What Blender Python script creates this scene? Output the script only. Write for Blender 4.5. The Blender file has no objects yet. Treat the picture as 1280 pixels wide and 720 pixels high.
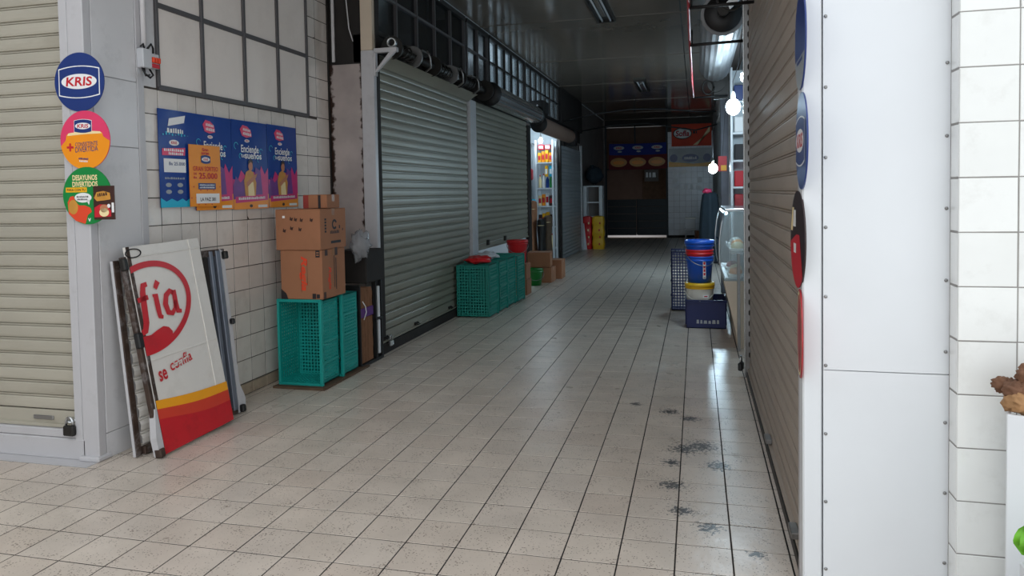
import bpy, bmesh, math, random
from mathutils import Matrix, Vector, noise

random.seed(11)
S = bpy.context.scene
COL = S.collection
PI = math.pi

# ------------------------------------------------------------------ camera
CAM = Vector((0.1038, -3.2105, 1.6512))
YAW, PITCH, ROLL, FPX, CYPX = -0.245611, -0.039531, -0.017115, 921.15, 277.76
_f = Vector((math.sin(YAW) * math.cos(PITCH), math.cos(YAW) * math.cos(PITCH), math.sin(PITCH)))
_r = Vector((math.cos(YAW), -math.sin(YAW), 0.0))
_u = _r.cross(_f)
CR = math.cos(ROLL) * _r + math.sin(ROLL) * _u
CU = -math.sin(ROLL) * _r + math.cos(ROLL) * _u
CF = _f
cam_data = bpy.data.cameras.new('camera')
cam_data.sensor_width = 36.0
cam_data.lens = FPX / 1280 * 36.0
cam_data.shift_y = (CYPX - 360.0) / 1280.0
cam_data.clip_start, cam_data.clip_end = 0.05, 200
cam = bpy.data.objects.new('camera', cam_data)
COL.objects.link(cam)
cam.matrix_world = Matrix(((CR.x, CU.x, -CF.x, CAM.x), (CR.y, CU.y, -CF.y, CAM.y), (CR.z, CU.z, -CF.z, CAM.z), (0, 0, 0, 1)))
S.camera = cam

# ------------------------------------------------------------------ sky, exposure
world = bpy.data.worlds.new('overcast_sky')
S.world = world
world.use_nodes = True
bg = world.node_tree.nodes['Background']
bg.inputs['Color'].default_value = (0.93, 0.97, 1.0, 1)
bg.inputs['Strength'].default_value = 1.0
S.view_settings.view_transform = 'Standard'
S.view_settings.look = 'None'
S.view_settings.exposure = 0.62
S.view_settings.gamma = 1.0
S.view_settings.use_curve_mapping = False
S.cycles.use_denoising = True
S.cycles.max_bounces = 10
S.cycles.diffuse_bounces = 6
S.cycles.glossy_bounces = 4
S.cycles.sample_clamp_indirect = 8.0


# ------------------------------------------------------------------ materials
def lin(c):
    return tuple(((v / 255 / 12.92) if v / 255 <= 0.04045 else ((v / 255 + 0.055) / 1.055) ** 2.4) for v in c) + (1.0,)


def mat(name, rgb, rough=0.55, metal=0.0, var=0.10, scale=5.0, bump=0.0, bscale=80.0, dirt=None, dirt_amt=0.0, dirt_scale=3.0,
        emit=None, estr=0.0, alpha=1.0, trans=0.0, coat=0.0, rnd=0.0, stretch=None):
    m = bpy.data.materials.new(name)
    m.use_nodes = True
    nt = m.node_tree
    N, L = nt.nodes, nt.links
    b = N['Principled BSDF']
    b.inputs['Roughness'].default_value = rough
    b.inputs['Metallic'].default_value = metal
    if coat:
        b.inputs['Coat Weight'].default_value = coat
        b.inputs['Coat Roughness'].default_value = 0.15
    tc = N.new('ShaderNodeTexCoord')
    oi = N.new('ShaderNodeObjectInfo')
    off = N.new('ShaderNodeVectorMath'); off.operation = 'MULTIPLY_ADD'
    comb = N.new('ShaderNodeCombineXYZ')
    for k in range(3):
        L.new(oi.outputs['Random'], comb.inputs[k])
    L.new(comb.outputs[0], off.inputs[0])
    off.inputs[1].default_value = (7.3, 3.1, 5.7)
    src = tc.outputs['Object']
    if stretch:
        mp = N.new('ShaderNodeMapping'); mp.inputs['Scale'].default_value = stretch
        L.new(src, mp.inputs[0]); src = mp.outputs[0]
    L.new(src, off.inputs[2])
    vec = off.outputs[0]
    n1 = N.new('ShaderNodeTexNoise'); n1.inputs['Scale'].default_value = scale; n1.inputs['Detail'].default_value = 5
    L.new(vec, n1.inputs['Vector'])
    mr = N.new('ShaderNodeMapRange'); mr.inputs['From Min'].default_value = 0.25; mr.inputs['From Max'].default_value = 0.75
    mr.inputs['To Min'].default_value = 1 - var; mr.inputs['To Max'].default_value = 1 + var * 0.6
    L.new(n1.outputs['Fac'], mr.inputs['Value'])
    val = mr.outputs[0]
    if rnd:
        m2 = N.new('ShaderNodeMapRange'); m2.inputs['To Min'].default_value = 1 - rnd; m2.inputs['To Max'].default_value = 1 + rnd * 0.5
        L.new(oi.outputs['Random'], m2.inputs['Value'])
        mu = N.new('ShaderNodeMath'); mu.operation = 'MULTIPLY'
        L.new(val, mu.inputs[0]); L.new(m2.outputs[0], mu.inputs[1]); val = mu.outputs[0]
    hsv = N.new('ShaderNodeHueSaturation'); hsv.inputs['Color'].default_value = lin(rgb)
    L.new(val, hsv.inputs['Value'])
    colr = hsv.outputs[0]
    if dirt:
        n2 = N.new('ShaderNodeTexNoise'); n2.inputs['Scale'].default_value = dirt_scale; n2.inputs['Detail'].default_value = 8
        n2.inputs['Roughness'].default_value = 0.7
        L.new(vec, n2.inputs['Vector'])
        r2 = N.new('ShaderNodeMapRange'); r2.inputs['From Min'].default_value = 0.52; r2.inputs['From Max'].default_value = 0.72
        r2.inputs['To Max'].default_value = dirt_amt
        L.new(n2.outputs['Fac'], r2.inputs['Value'])
        mx = N.new('ShaderNodeMix'); mx.data_type = 'RGBA'
        L.new(r2.outputs[0], mx.inputs['Factor']); L.new(colr, mx.inputs['A']); mx.inputs['B'].default_value = lin(dirt)
        colr = mx.outputs['Result']
    L.new(colr, b.inputs['Base Color'])
    if bump:
        n3 = N.new('ShaderNodeTexNoise'); n3.inputs['Scale'].default_value = bscale; n3.inputs['Detail'].default_value = 3
        L.new(vec, n3.inputs['Vector'])
        bp = N.new('ShaderNodeBump'); bp.inputs['Strength'].default_value = bump; bp.inputs['Distance'].default_value = 0.01
        L.new(n3.outputs['Fac'], bp.inputs['Height']); L.new(bp.outputs[0], b.inputs['Normal'])
    if emit:
        b.inputs['Emission Color'].default_value = lin(emit)
        b.inputs['Emission Strength'].default_value = estr
    if trans:
        b.inputs['Transmission Weight'].default_value = trans
        b.inputs['IOR'].default_value = 1.3
    if alpha < 1:
        b.inputs['Alpha'].default_value = alpha
    return m


def floor_mat():
    m = bpy.data.materials.new('terrazzo_tile')
    m.use_nodes = True
    nt = m.node_tree; N, L = nt.nodes, nt.links
    b = N['Principled BSDF']
    g = N.new('ShaderNodeNewGeometry')
    pos = g.outputs['Position']
    # one tint per tile
    dv = N.new('ShaderNodeVectorMath'); dv.operation = 'MULTIPLY'; dv.inputs[1].default_value = (4, 4, 0)
    L.new(pos, dv.inputs[0])
    ad = N.new('ShaderNodeVectorMath'); ad.operation = 'ADD'; ad.inputs[1].default_value = (0.0, 0.0, 0.5)
    L.new(dv.outputs[0], ad.inputs[0])
    fl = N.new('ShaderNodeVectorMath'); fl.operation = 'FLOOR'
    L.new(ad.outputs[0], fl.inputs[0])
    wn = N.new('ShaderNodeTexWhiteNoise'); wn.noise_dimensions = '3D'
    L.new(fl.outputs[0], wn.inputs['Vector'])
    cr = N.new('ShaderNodeValToRGB')
    e = cr.color_ramp.elements
    e[0].position = 0.0; e[0].color = lin((206, 192, 179))
    e[1].position = 1.0; e[1].color = lin((214, 202, 189))
    for p, c in ((0.3, (209, 197, 184)), (0.55, (212, 199, 186)), (0.8, (208, 196, 184))):
        x = e.new(p); x.color = lin(c)
    L.new(wn.outputs['Value'], cr.inputs['Fac'])
    # soft blotches
    n1 = N.new('ShaderNodeTexNoise'); n1.inputs['Scale'].default_value = 3.2; n1.inputs['Detail'].default_value = 6
    L.new(pos, n1.inputs['Vector'])
    mr = N.new('ShaderNodeMapRange'); mr.inputs['From Min'].default_value = 0.3; mr.inputs['From Max'].default_value = 0.7
    mr.inputs['To Min'].default_value = 0.86; mr.inputs['To Max'].default_value = 1.05
    L.new(n1.outputs['Fac'], mr.inputs['Value'])
    hs = N.new('ShaderNodeHueSaturation')
    L.new(cr.outputs[0], hs.inputs['Color']); L.new(mr.outputs[0], hs.inputs['Value'])
    # dark terrazzo specks
    vo = N.new('ShaderNodeTexVoronoi'); vo.inputs['Scale'].default_value = 72
    L.new(pos, vo.inputs['Vector'])
    n4 = N.new('ShaderNodeTexNoise'); n4.inputs['Scale'].default_value = 9; n4.inputs['Detail'].default_value = 3
    L.new(pos, n4.inputs['Vector'])
    th = N.new('ShaderNodeMapRange'); th.inputs['From Min'].default_value = 0.35; th.inputs['From Max'].default_value = 0.75
    th.inputs['To Min'].default_value = 0.10; th.inputs['To Max'].default_value = 0.38
    L.new(n4.outputs['Fac'], th.inputs['Value'])
    lt = N.new('ShaderNodeMath'); lt.operation = 'LESS_THAN'
    L.new(vo.outputs['Distance'], lt.inputs[0]); L.new(th.outputs[0], lt.inputs[1])
    sc = N.new('ShaderNodeMath'); sc.operation = 'MULTIPLY'; sc.inputs[1].default_value = 0.72
    L.new(lt.outputs[0], sc.inputs[0])
    mx = N.new('ShaderNodeMix'); mx.data_type = 'RGBA'
    L.new(sc.outputs[0], mx.inputs['Factor']); L.new(hs.outputs[0], mx.inputs['A']); mx.inputs['B'].default_value = lin((104, 86, 72))
    col = mx.outputs['Result']
    # worn-through patches by the right-hand shutter
    total = None
    for (x, y, rad) in ((0.02, 1.55, 0.20), (0.13, 1.62, 0.22), (0.22, 1.30, 0.16), (-0.04, 0.95, 0.15), (0.02, 0.62, 0.13), (0.15, 0.45, 0.13),
                        (-0.55, -0.22, 0.10), (-0.24, -0.24, 0.10), (0.36, 0.22, 0.09), (-0.1, 2.35, 0.15), (-0.36, 2.5, 0.10), (0.05, 2.2, 0.14), (-0.05, 1.3, 0.12)):
        sb = N.new('ShaderNodeVectorMath'); sb.operation = 'DISTANCE'; sb.inputs[1].default_value = (x, y, 0)
        L.new(pos, sb.inputs[0])
        r = N.new('ShaderNodeMapRange'); r.inputs['From Min'].default_value = rad; r.inputs['From Max'].default_value = 0.0
        L.new(sb.outputs['Value'], r.inputs['Value'])
        if total is None:
            total = r.outputs[0]
        else:
            mm = N.new('ShaderNodeMath'); mm.operation = 'MAXIMUM'
            L.new(total, mm.inputs[0]); L.new(r.outputs[0], mm.inputs[1]); total = mm.outputs[0]
    n5 = N.new('ShaderNodeTexNoise'); n5.inputs['Scale'].default_value = 44; n5.inputs['Detail'].default_value = 9; n5.inputs['Roughness'].default_value = 0.72
    L.new(pos, n5.inputs['Vector'])
    a5 = N.new('ShaderNodeMath'); a5.operation = 'MULTIPLY_ADD'; a5.inputs[1].default_value = 0.30
    L.new(total, a5.inputs[0]); L.new(n5.outputs['Fac'], a5.inputs[2])
    r5 = N.new('ShaderNodeMapRange'); r5.inputs['From Min'].default_value = 0.68; r5.inputs['From Max'].default_value = 0.72; r5.inputs['To Max'].default_value = 0.92
    L.new(a5.outputs[0], r5.inputs['Value'])
    m2 = N.new('ShaderNodeMix'); m2.data_type = 'RGBA'
    L.new(r5.outputs[0], m2.inputs['Factor']); L.new(col, m2.inputs['A']); m2.inputs['B'].default_value = lin((46, 48, 52))
    L.new(m2.outputs['Result'], b.inputs['Base Color'])
    n6 = N.new('ShaderNodeTexNoise'); n6.inputs['Scale'].default_value = 5; n6.inputs['Detail'].default_value = 5
    L.new(pos, n6.inputs['Vector'])
    rr = N.new('ShaderNodeMapRange'); rr.inputs['From Min'].default_value = 0.3; rr.inputs['From Max'].default_value = 0.7
    rr.inputs['To Min'].default_value = 0.27; rr.inputs['To Max'].default_value = 0.36
    L.new(n6.outputs['Fac'], rr.inputs['Value']); L.new(rr.outputs[0], b.inputs['Roughness'])
    n7 = N.new('ShaderNodeTexNoise'); n7.inputs['Scale'].default_value = 22; n7.inputs['Detail'].default_value = 4
    L.new(pos, n7.inputs['Vector'])
    bp = N.new('ShaderNodeBump'); bp.inputs['Strength'].default_value = 0.16; bp.inputs['Distance'].default_value = 0.01
    L.new(n7.outputs['Fac'], bp.inputs['Height']); L.new(bp.outputs[0], b.inputs['Normal'])
    return m


def rust_sheet_mat():
    # grey-pink painted sheet whose side edges have rusted through (local x 0..1, z 0..h)
    m = mat('rusted_sheet', (182, 170, 166), 0.36, 0.3, 0.25, 3.0)
    nt = m.node_tree; N, L = nt.nodes, nt.links
    b = N['Principled BSDF']
    tc = N.new('ShaderNodeTexCoord'); sp = N.new('ShaderNodeSeparateXYZ'); L.new(tc.outputs['Object'], sp.inputs[0])
    ab = N.new('ShaderNodeMath'); ab.operation = 'ABSOLUTE'; L.new(sp.outputs['X'], ab.inputs[0])
    n = N.new('ShaderNodeTexNoise'); n.inputs['Scale'].default_value = 14; n.inputs['Detail'].default_value = 6; L.new(tc.outputs['Object'], n.inputs['Vector'])
    ma = N.new('ShaderNodeMath'); ma.operation = 'MULTIPLY_ADD'; ma.inputs[1].default_value = 0.16; L.new(n.outputs['Fac'], ma.inputs[0]); L.new(ab.outputs[0], ma.inputs[2])
    r = N.new('ShaderNodeMapRange'); r.inputs['From Min'].default_value = 0.225; r.inputs['From Max'].default_value = 0.25; L.new(ma.outputs[0], r.inputs['Value'])
    old = b.inputs['Base Color'].links[0].from_socket
    mx = N.new('ShaderNodeMix'); mx.data_type = 'RGBA'; L.new(r.outputs[0], mx.inputs['Factor']); L.new(old, mx.inputs['A']); mx.inputs['B'].default_value = lin((52, 30, 20))
    L.new(mx.outputs['Result'], b.inputs['Base Color'])
    return m


M = {}
M['floor'] = floor_mat()
M['grout'] = mat('dark_grout', (30, 27, 25), 0.9, var=0.25, scale=12)
M['wallgrout'] = mat('grey_wall_grout', (76, 70, 65), 0.9, var=0.2, scale=10)
M['tile'] = mat('white_glazed_tile', (226, 219, 212), 0.16, var=0.05, scale=9, rnd=0.07, dirt=(170, 160, 148), dirt_amt=0.30, dirt_scale=5, coat=0.3)
M['tile_r'] = mat('white_glazed_tile_right', (238, 240, 238), 0.10, var=0.03, scale=7, rnd=0.03, dirt=(190, 188, 182), dirt_amt=0.25, dirt_scale=6, coat=0.3)
M['wallgrout_r'] = mat('pale_grey_grout', (150, 148, 145), 0.9, var=0.2, scale=10)
M['banner_blue'] = mat('matt_blue_banner', (12, 44, 140), 0.7, var=0.1)
M['banner_red'] = mat('matt_dark_red_banner', (112, 20, 24), 0.7, var=0.1)
M['skirt_tile'] = mat('grimy_skirting_tile', (176, 160, 140), 0.4, var=0.2, scale=8, rnd=0.1, dirt=(110, 96, 82), dirt_amt=0.6, dirt_scale=6)
M['white'] = mat('white_gloss_paint', (192, 191, 194), 0.38, var=0.06, scale=3, dirt=(150, 148, 146), dirt_amt=0.45, dirt_scale=3.0)
M['white_clean'] = mat('white_sheet_paint', (226, 230, 234), 0.32, var=0.04, scale=2, bump=0.05, bscale=3)
M['sheet'] = mat('painted_sheet_metal', (212, 211, 213), 0.34, 0.0, 0.08, 2.5, dirt=(150, 150, 152), dirt_amt=0.4, dirt_scale=3)
M['pane'] = mat('painted_pane', (236, 227, 220), 0.42, var=0.05, scale=2, dirt=(206, 196, 190), dirt_amt=0.3, dirt_scale=2.5)
M['frame_grey'] = mat('grey_frame_paint', (84, 82, 84), 0.5, var=0.15)
M['slat_beige'] = mat('beige_shutter_enamel', (182, 177, 163), 0.42, 0.1, 0.10, 2.5, rnd=0.06, dirt=(140, 132, 116), dirt_amt=0.4, dirt_scale=3, stretch=(0.4, 1, 1))
M['slat_grey'] = mat('grey_green_shutter_enamel', (142, 139, 125), 0.40, 0.15, 0.10, 2.5, rnd=0.05, dirt=(120, 114, 102), dirt_amt=0.4, dirt_scale=3, stretch=(1, 0.4, 1))
M['slat_blue'] = mat('cool_grey_shutter_enamel', (160, 166, 170), 0.42, 0.15, 0.10, 2.5, rnd=0.05)
M['slat_right'] = mat('taupe_shutter_enamel', (170, 158, 146), 0.5, 0.1, 0.10, 2.5, rnd=0.04, dirt=(116, 104, 94), dirt_amt=0.4, dirt_scale=3, stretch=(1, 0.4, 1))
M['steel'] = mat('dull_steel', (150, 150, 150), 0.36, 0.8, 0.2, 8, dirt=(90, 80, 70), dirt_amt=0.5)
M['bright_steel'] = mat('galvanised_steel', (205, 208, 210), 0.22, 0.9, 0.12, 10)
M['dark'] = mat('matt_near_black', (38, 34, 32), 0.8, var=0.3, scale=6)  # near-black brown for the recess wall, steps, skirting and backings
M['black'] = mat('black_plastic', (20, 20, 22), 0.5, var=0.2)
M['darkmetal'] = mat('greasy_dark_metal', (48, 46, 44), 0.45, 0.5, 0.3, 9)
M['darkwall'] = mat('dark_plaster', (118, 110, 106), 0.8, var=0.2, scale=2)
M['ceil'] = mat('gloss_ceiling_paint', (120, 111, 101), 0.13, var=0.12, scale=1.2, dirt=(92, 84, 76), dirt_amt=0.5, dirt_scale=1.2)
M['rust'] = rust_sheet_mat()
M['teal'] = mat('teal_crate_plastic', (22, 158, 150), 0.42, var=0.10, scale=5)
M['green_crate'] = mat('sea_green_crate_plastic', (24, 142, 128), 0.45, var=0.10, scale=5)
M['navy_crate'] = mat('navy_crate_plastic', (8, 27, 86), 0.45, var=0.12, scale=5)
M['card'] = mat('corrugated_cardboard', (164, 112, 80), 0.75, var=0.08, scale=4, dirt=(140, 96, 66), dirt_amt=0.4, dirt_scale=2.5)
M['card2'] = mat('browner_cardboard', (160, 108, 76), 0.75, var=0.08, scale=4, dirt=(126, 84, 58), dirt_amt=0.4, dirt_scale=2.5)
M['tape'] = mat('brown_tape', (150, 104, 66), 0.3, var=0.05)
M['print_dark'] = mat('black_print', (34, 30, 34), 0.6, var=0.05)
M['print_orange'] = mat('orange_red_print', (226, 70, 34), 0.6, var=0.05)
M['print_red'] = mat('red_print', (198, 26, 44), 0.45, var=0.06)
M['print_white'] = mat('white_print', (238, 238, 238), 0.4, var=0.03)
M['print_navy'] = mat('navy_print', (28, 54, 120), 0.35, var=0.05)
M['print_blue'] = mat('royal_blue_print', (16, 62, 146), 0.22, var=0.08, scale=8)
M['print_cyan'] = mat('cyan_print', (30, 180, 214), 0.3, var=0.1)
M['print_yellow'] = mat('yellow_print', (246, 182, 30), 0.35, var=0.06)
M['print_orange2'] = mat('amber_print', (244, 150, 24), 0.35, var=0.06)
M['print_pink'] = mat('pink_print', (226, 62, 106), 0.35, var=0.06)
M['print_magenta'] = mat('magenta_print', (206, 32, 116), 0.35, var=0.10, scale=10)
M['print_purple'] = mat('purple_print', (112, 52, 136), 0.35, var=0.2, scale=12)
M['print_green'] = mat('green_print', (14, 134, 62), 0.35, var=0.06)
M['print_skin'] = mat('tan_print', (196, 128, 92), 0.4, var=0.15, scale=16)
M['print_brown'] = mat('brown_print', (62, 34, 26), 0.4, var=0.2, scale=20)
M['print_hair'] = mat('dark_brown_print', (44, 26, 30), 0.4, var=0.1)
M['print_tan'] = mat('mustard_print', (206, 146, 60), 0.4, var=0.15, scale=14)
M['print_cream'] = mat('cream_print', (246, 224, 170), 0.4, var=0.05)
M['sign_white'] = mat('chipped_white_sign_paint', (226, 222, 216), 0.42, var=0.05, scale=4, dirt=(180, 172, 164), dirt_amt=0.35, dirt_scale=4)
M['sign_red'] = mat('chipped_red_sign_paint', (200, 24, 36), 0.4, var=0.07, scale=7, dirt=(150, 18, 28), dirt_amt=0.5, dirt_scale=6)
M['sign_orange'] = mat('orange_red_sign_paint', (214, 62, 40), 0.4, var=0.07, scale=7)
M['sign_yellow'] = mat('yellow_sign_paint', (246, 166, 20), 0.4, var=0.05, scale=7)
M['worn_edge'] = mat('worn_brown_edge', (72, 56, 48), 0.6, 0.3, 0.4, 14, dirt=(150, 146, 146), dirt_amt=0.8, dirt_scale=9)
M['blue_steel'] = mat('blue_grey_channel', (118, 124, 136), 0.4, 0.4, 0.15, 8)
M['red_plastic'] = mat('red_plastic', (206, 30, 36), 0.38, var=0.08)
M['blue_plastic'] = mat('blue_bucket_plastic', (22, 84, 190), 0.3, var=0.06)
M['white_plastic'] = mat('white_bucket_plastic', (224, 222, 214), 0.35, var=0.05)
M['yellow_plastic'] = mat('yellow_plastic', (240, 190, 40), 0.4, var=0.06)
M['green_plastic'] = mat('green_bucket_plastic', (20, 124, 46), 0.35, var=0.08)
M['grey_plastic'] = mat('grey_plastic', (196, 198, 202), 0.4, var=0.05)
M['roll_grey'] = mat('dusty_grey_roll', (132, 134, 136), 0.45, 0.2, 0.15, 4)
M['red_faded'] = mat('faded_red_print', (150, 52, 46), 0.6, var=0.1)
M['conduit'] = mat('grey_conduit', (222, 220, 222), 0.4, var=0.05)
M['red_cable'] = mat('red_cable', (190, 40, 50), 0.4, var=0.05)
M['clear_bag'] = mat('grey_film', (160, 162, 166), 0.2, var=0.1, alpha=0.55)
M['paper_brown'] = mat('brown_paper', (150, 112, 86), 0.8, var=0.2, scale=18, bump=0.3, bscale=30, rnd=0.15)
M['purple'] = mat('purple_band', (92, 40, 120), 0.5, var=0.1)
M['lampglow'] = mat('cold_white_bulb', (235, 250, 255), 0.4, emit=(214, 240, 255), estr=105.0)
M['lampglow_high'] = mat('added_window_bulb', (235, 250, 255), 0.4, emit=(220, 240, 255), estr=600.0)  # for the unseen bulb added behind the upper windows
M['lampglow_far'] = mat('far_cold_white_bulb', (235, 250, 255), 0.4, emit=(205, 236, 255), estr=220.0)
M['tubeglow'] = mat('cold_white_tube', (235, 250, 255), 0.4, emit=(200, 238, 255), estr=9.0)
M['glass'] = mat('showcase_glass', (214, 232, 236), 0.05, var=0.0, alpha=0.28)
M['dark_glass'] = mat('dim_window_glass', (30, 32, 34), 0.08, var=0.0, alpha=0.62)
M['pale_glass'] = mat('pale_window_glass', (190, 200, 206), 0.15, var=0.0, alpha=0.35)
M['beige_panel'] = mat('beige_laminate', (206, 190, 170), 0.45, var=0.05)
M['shop_wall'] = mat('pale_shop_wall', (206, 212, 216), 0.6, var=0.06)
M['tan_wall'] = mat('tan_wall', (112, 90, 78), 0.7, var=0.1)
M['gate'] = mat('dark_teal_gate_paint', (28, 36, 42), 0.5, 0.2, 0.15)
M['cloth_dark'] = mat('dark_teal_cloth', (30, 44, 54), 0.8, var=0.25, scale=8)
M['ginger'] = mat('ginger_root_skin', (176, 134, 92), 0.8, var=0.35, scale=22, bump=0.6, bscale=40)
M['ginger_dark'] = mat('dark_root_skin', (120, 84, 62), 0.8, var=0.35, scale=22, bump=0.6, bscale=40)
M['leaf'] = mat('fresh_green_leaf', (112, 186, 40), 0.45, var=0.2, scale=14)
M['brass'] = mat('brass', (150, 136, 96), 0.35, 0.8, 0.1)
M['wood_dark'] = mat('damp_brown_board', (92, 72, 54), 0.8, var=0.3, scale=8)
M['tile_back'] = mat('far_white_tile', (208, 214, 222), 0.25, var=0.05, rnd=0.06)
M['rosy'] = mat('rosy_red_meat_tray', (170, 44, 52), 0.4, var=0.3, scale=20)


# ------------------------------------------------------------------ mesh builder
class MB:
    def __init__(s):
        s.v, s.f, s.sm, s.mi = [], [], [], []
        s.x = Matrix.Identity(4)

    def add(s, vs, fs, smooth=False, mi=0):
        o = len(s.v)
        s.v += [tuple(s.x @ Vector(v)) for v in vs]
        s.f += [tuple(o + i for i in f) for f in fs]
        s.sm += [smooth] * len(fs); s.mi += [mi] * len(fs)
        return s

    def box(s, x0, x1, y0, y1, z0, z1, bev=0.0, mi=0):
        if bev <= 0:
            v = [(x, y, z) for z in (z0, z1) for y in (y0, y1) for x in (x0, x1)]
            return s.add(v, [(0, 2, 3, 1), (4, 5, 7, 6), (0, 1, 5, 4), (2, 6, 7, 3), (0, 4, 6, 2), (1, 3, 7, 5)], False, mi)
        lo, hi = (x0, y0, z0), (x1, y1, z1)
        b = min(bev, (x1 - x0) * .45, (y1 - y0) * .45, (z1 - z0) * .45)
        v, idx = [], {}
        for c in range(8):
            sg = [(c >> k) & 1 for k in range(3)]
            for a in range(3):
                p = []
                for k in range(3):
                    e = hi[k] if sg[k] else lo[k]
                    if k != a:
                        e += -b if sg[k] else b
                    p.append(e)
                idx[(c, a)] = len(v); v.append(p)
        f = []
        for a in range(3):
            o1, o2 = [k for k in range(3) if k != a]
            for sgn in (0, 1):
                ring = []
                for (i, j) in ((0, 0), (1, 0), (1, 1), (0, 1)):
                    ring.append(idx[((sgn << a) | (i << o1) | (j << o2), a)])
                f.append(tuple(ring))
        for a in range(3):
            o1, o2 = [k for k in range(3) if k != a]
            for i in (0, 1):
                for j in (0, 1):
                    c0 = (i << o1) | (j << o2); c1 = c0 | (1 << a)
                    f.append((idx[(c0, o1)], idx[(c1, o1)], idx[(c1, o2)], idx[(c0, o2)]))
        for c in range(8):
            f.append((idx[(c, 0)], idx[(c, 1)], idx[(c, 2)]))
        return s.add(v, f, False, mi)

    def cyl(s, p0, p1, r0, r1=None, n=16, caps=True, mi=0):
        r1 = r0 if r1 is None else r1
        p0, p1 = Vector(p0), Vector(p1)
        d = (p1 - p0).normalized()
        a = d.orthogonal().normalized(); b = d.cross(a)
        v = []
        for p, r in ((p0, r0), (p1, r1)):
            for k in range(n):
                t = 2 * PI * k / n
                v.append(p + (a * math.cos(t) + b * math.sin(t)) * r)
        s.add(v, [(k, (k + 1) % n, n + (k + 1) % n, n + k) for k in range(n)], True, mi)
        if caps:
            s.add(v, [tuple(range(n - 1, -1, -1)), tuple(range(n, 2 * n))], False, mi)
        return s

    def tube(s, pts, r, n=8, mi=0):
        pts = [Vector(p) for p in pts]
        rings, prev = [], None
        for i, p in enumerate(pts):
            d = (pts[min(i + 1, len(pts) - 1)] - pts[max(i - 1, 0)]).normalized()
            a = d.orthogonal().normalized() if prev is None else (prev - d * prev.dot(d)).normalized()
            prev = a
            b = d.cross(a)
            rings.append([p + (a * math.cos(2 * PI * k / n) + b * math.sin(2 * PI * k / n)) * r for k in range(n)])
        v = [q for ring in rings for q in ring]
        f = [(i * n + k, i * n + (k + 1) % n, (i + 1) * n + (k + 1) % n, (i + 1) * n + k) for i in range(len(pts) - 1) for k in range(n)]
        s.add(v, f, True, mi)
        s.add(rings[0], [tuple(range(n - 1, -1, -1))], False, mi)
        s.add(rings[-1], [tuple(range(n))], False, mi)
        return s

    def lathe(s, prof, n=24, c=(0, 0, 0), mi=0, smooth=True, caps=True):
        v = [(c[0] + r * math.cos(2 * PI * k / n), c[1] + r * math.sin(2 * PI * k / n), c[2] + z) for r, z in prof for k in range(n)]
        f = [(i * n + k, i * n + (k + 1) % n, (i + 1) * n + (k + 1) % n, (i + 1) * n + k) for i in range(len(prof) - 1) for k in range(n)]
        s.add(v, f, smooth, mi)
        if caps:
            s.add(v[:n], [tuple(range(n - 1, -1, -1))], False, mi)
            s.add(v[-n:], [tuple(range(n))], False, mi)
        return s

    def prism(s, poly, t0, t1, put=lambda a, b, t: (a, b, t), mi=0, smooth=False):
        n = len(poly)
        v = [put(a, b, t0) for a, b in poly] + [put(a, b, t1) for a, b in poly]
        s.add(v, [(k, (k + 1) % n, n + (k + 1) % n, n + k) for k in range(n)], smooth, mi)
        s.add(v, [tuple(range(n - 1, -1, -1)), tuple(range(n, 2 * n))], False, mi)
        return s

    def ball(s, c, rx, ry=None, rz=None, nu=14, nv=9, fn=None, mi=0):
        ry = rx if ry is None else ry; rz = rx if rz is None else rz
        v = []
        for j in range(nv + 1):
            ph = PI * j / nv
            for i in range(nu):
                th = 2 * PI * i / nu
                d = Vector((math.sin(ph) * math.cos(th), math.sin(ph) * math.sin(th), math.cos(ph)))
                k = fn(d) if fn else 1.0
                v.append((c[0] + d.x * rx * k, c[1] + d.y * ry * k, c[2] + d.z * rz * k))
        f = [(j * nu + i, j * nu + (i + 1) % nu, (j + 1) * nu + (i + 1) % nu, (j + 1) * nu + i) for j in range(nv) for i in range(nu)]
        return s.add(v, f, True, mi)

    def grid(s, nu, nv, fn, smooth=True, mi=0):
        v = [fn(i / nu, j / nv) for j in range(nv + 1) for i in range(nu + 1)]
        f = [(j * (nu + 1) + i, j * (nu + 1) + i + 1, (j + 1) * (nu + 1) + i + 1, (j + 1) * (nu + 1) + i) for j in range(nv) for i in range(nu)]
        return s.add(v, f, smooth, mi)

    # flat print helpers: local u,v in the x,y plane, lifted in z
    def poly(s, pts, lift, mi=0):
        return s.add([(a, b, lift) for a, b in pts], [tuple(range(len(pts)))], False, mi)

    def rect(s, u0, u1, v0, v1, lift, mi=0):
        return s.poly([(u0, v0), (u1, v0), (u1, v1), (u0, v1)], lift, mi)

    def ell(s, cu, cv, ru, rv, lift, mi=0, n=40):
        return s.poly([(cu + ru * math.cos(2 * PI * k / n), cv + rv * math.sin(2 * PI * k / n)) for k in range(n)], lift, mi)

    def ring(s, cu, cv, ru, rv, w, lift, mi=0, a0=0.0, a1=2 * PI, n=48):
        v = []
        for k in range(n + 1):
            t = a0 + (a1 - a0) * k / n
            v += [(cu + ru * math.cos(t), cv + rv * math.sin(t), lift), (cu + (ru - w) * math.cos(t), cv + (rv - w) * math.sin(t), lift)]
        return s.add(v, [(2 * k, 2 * k + 2, 2 * k + 3, 2 * k + 1) for k in range(n)], False, mi)

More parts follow.
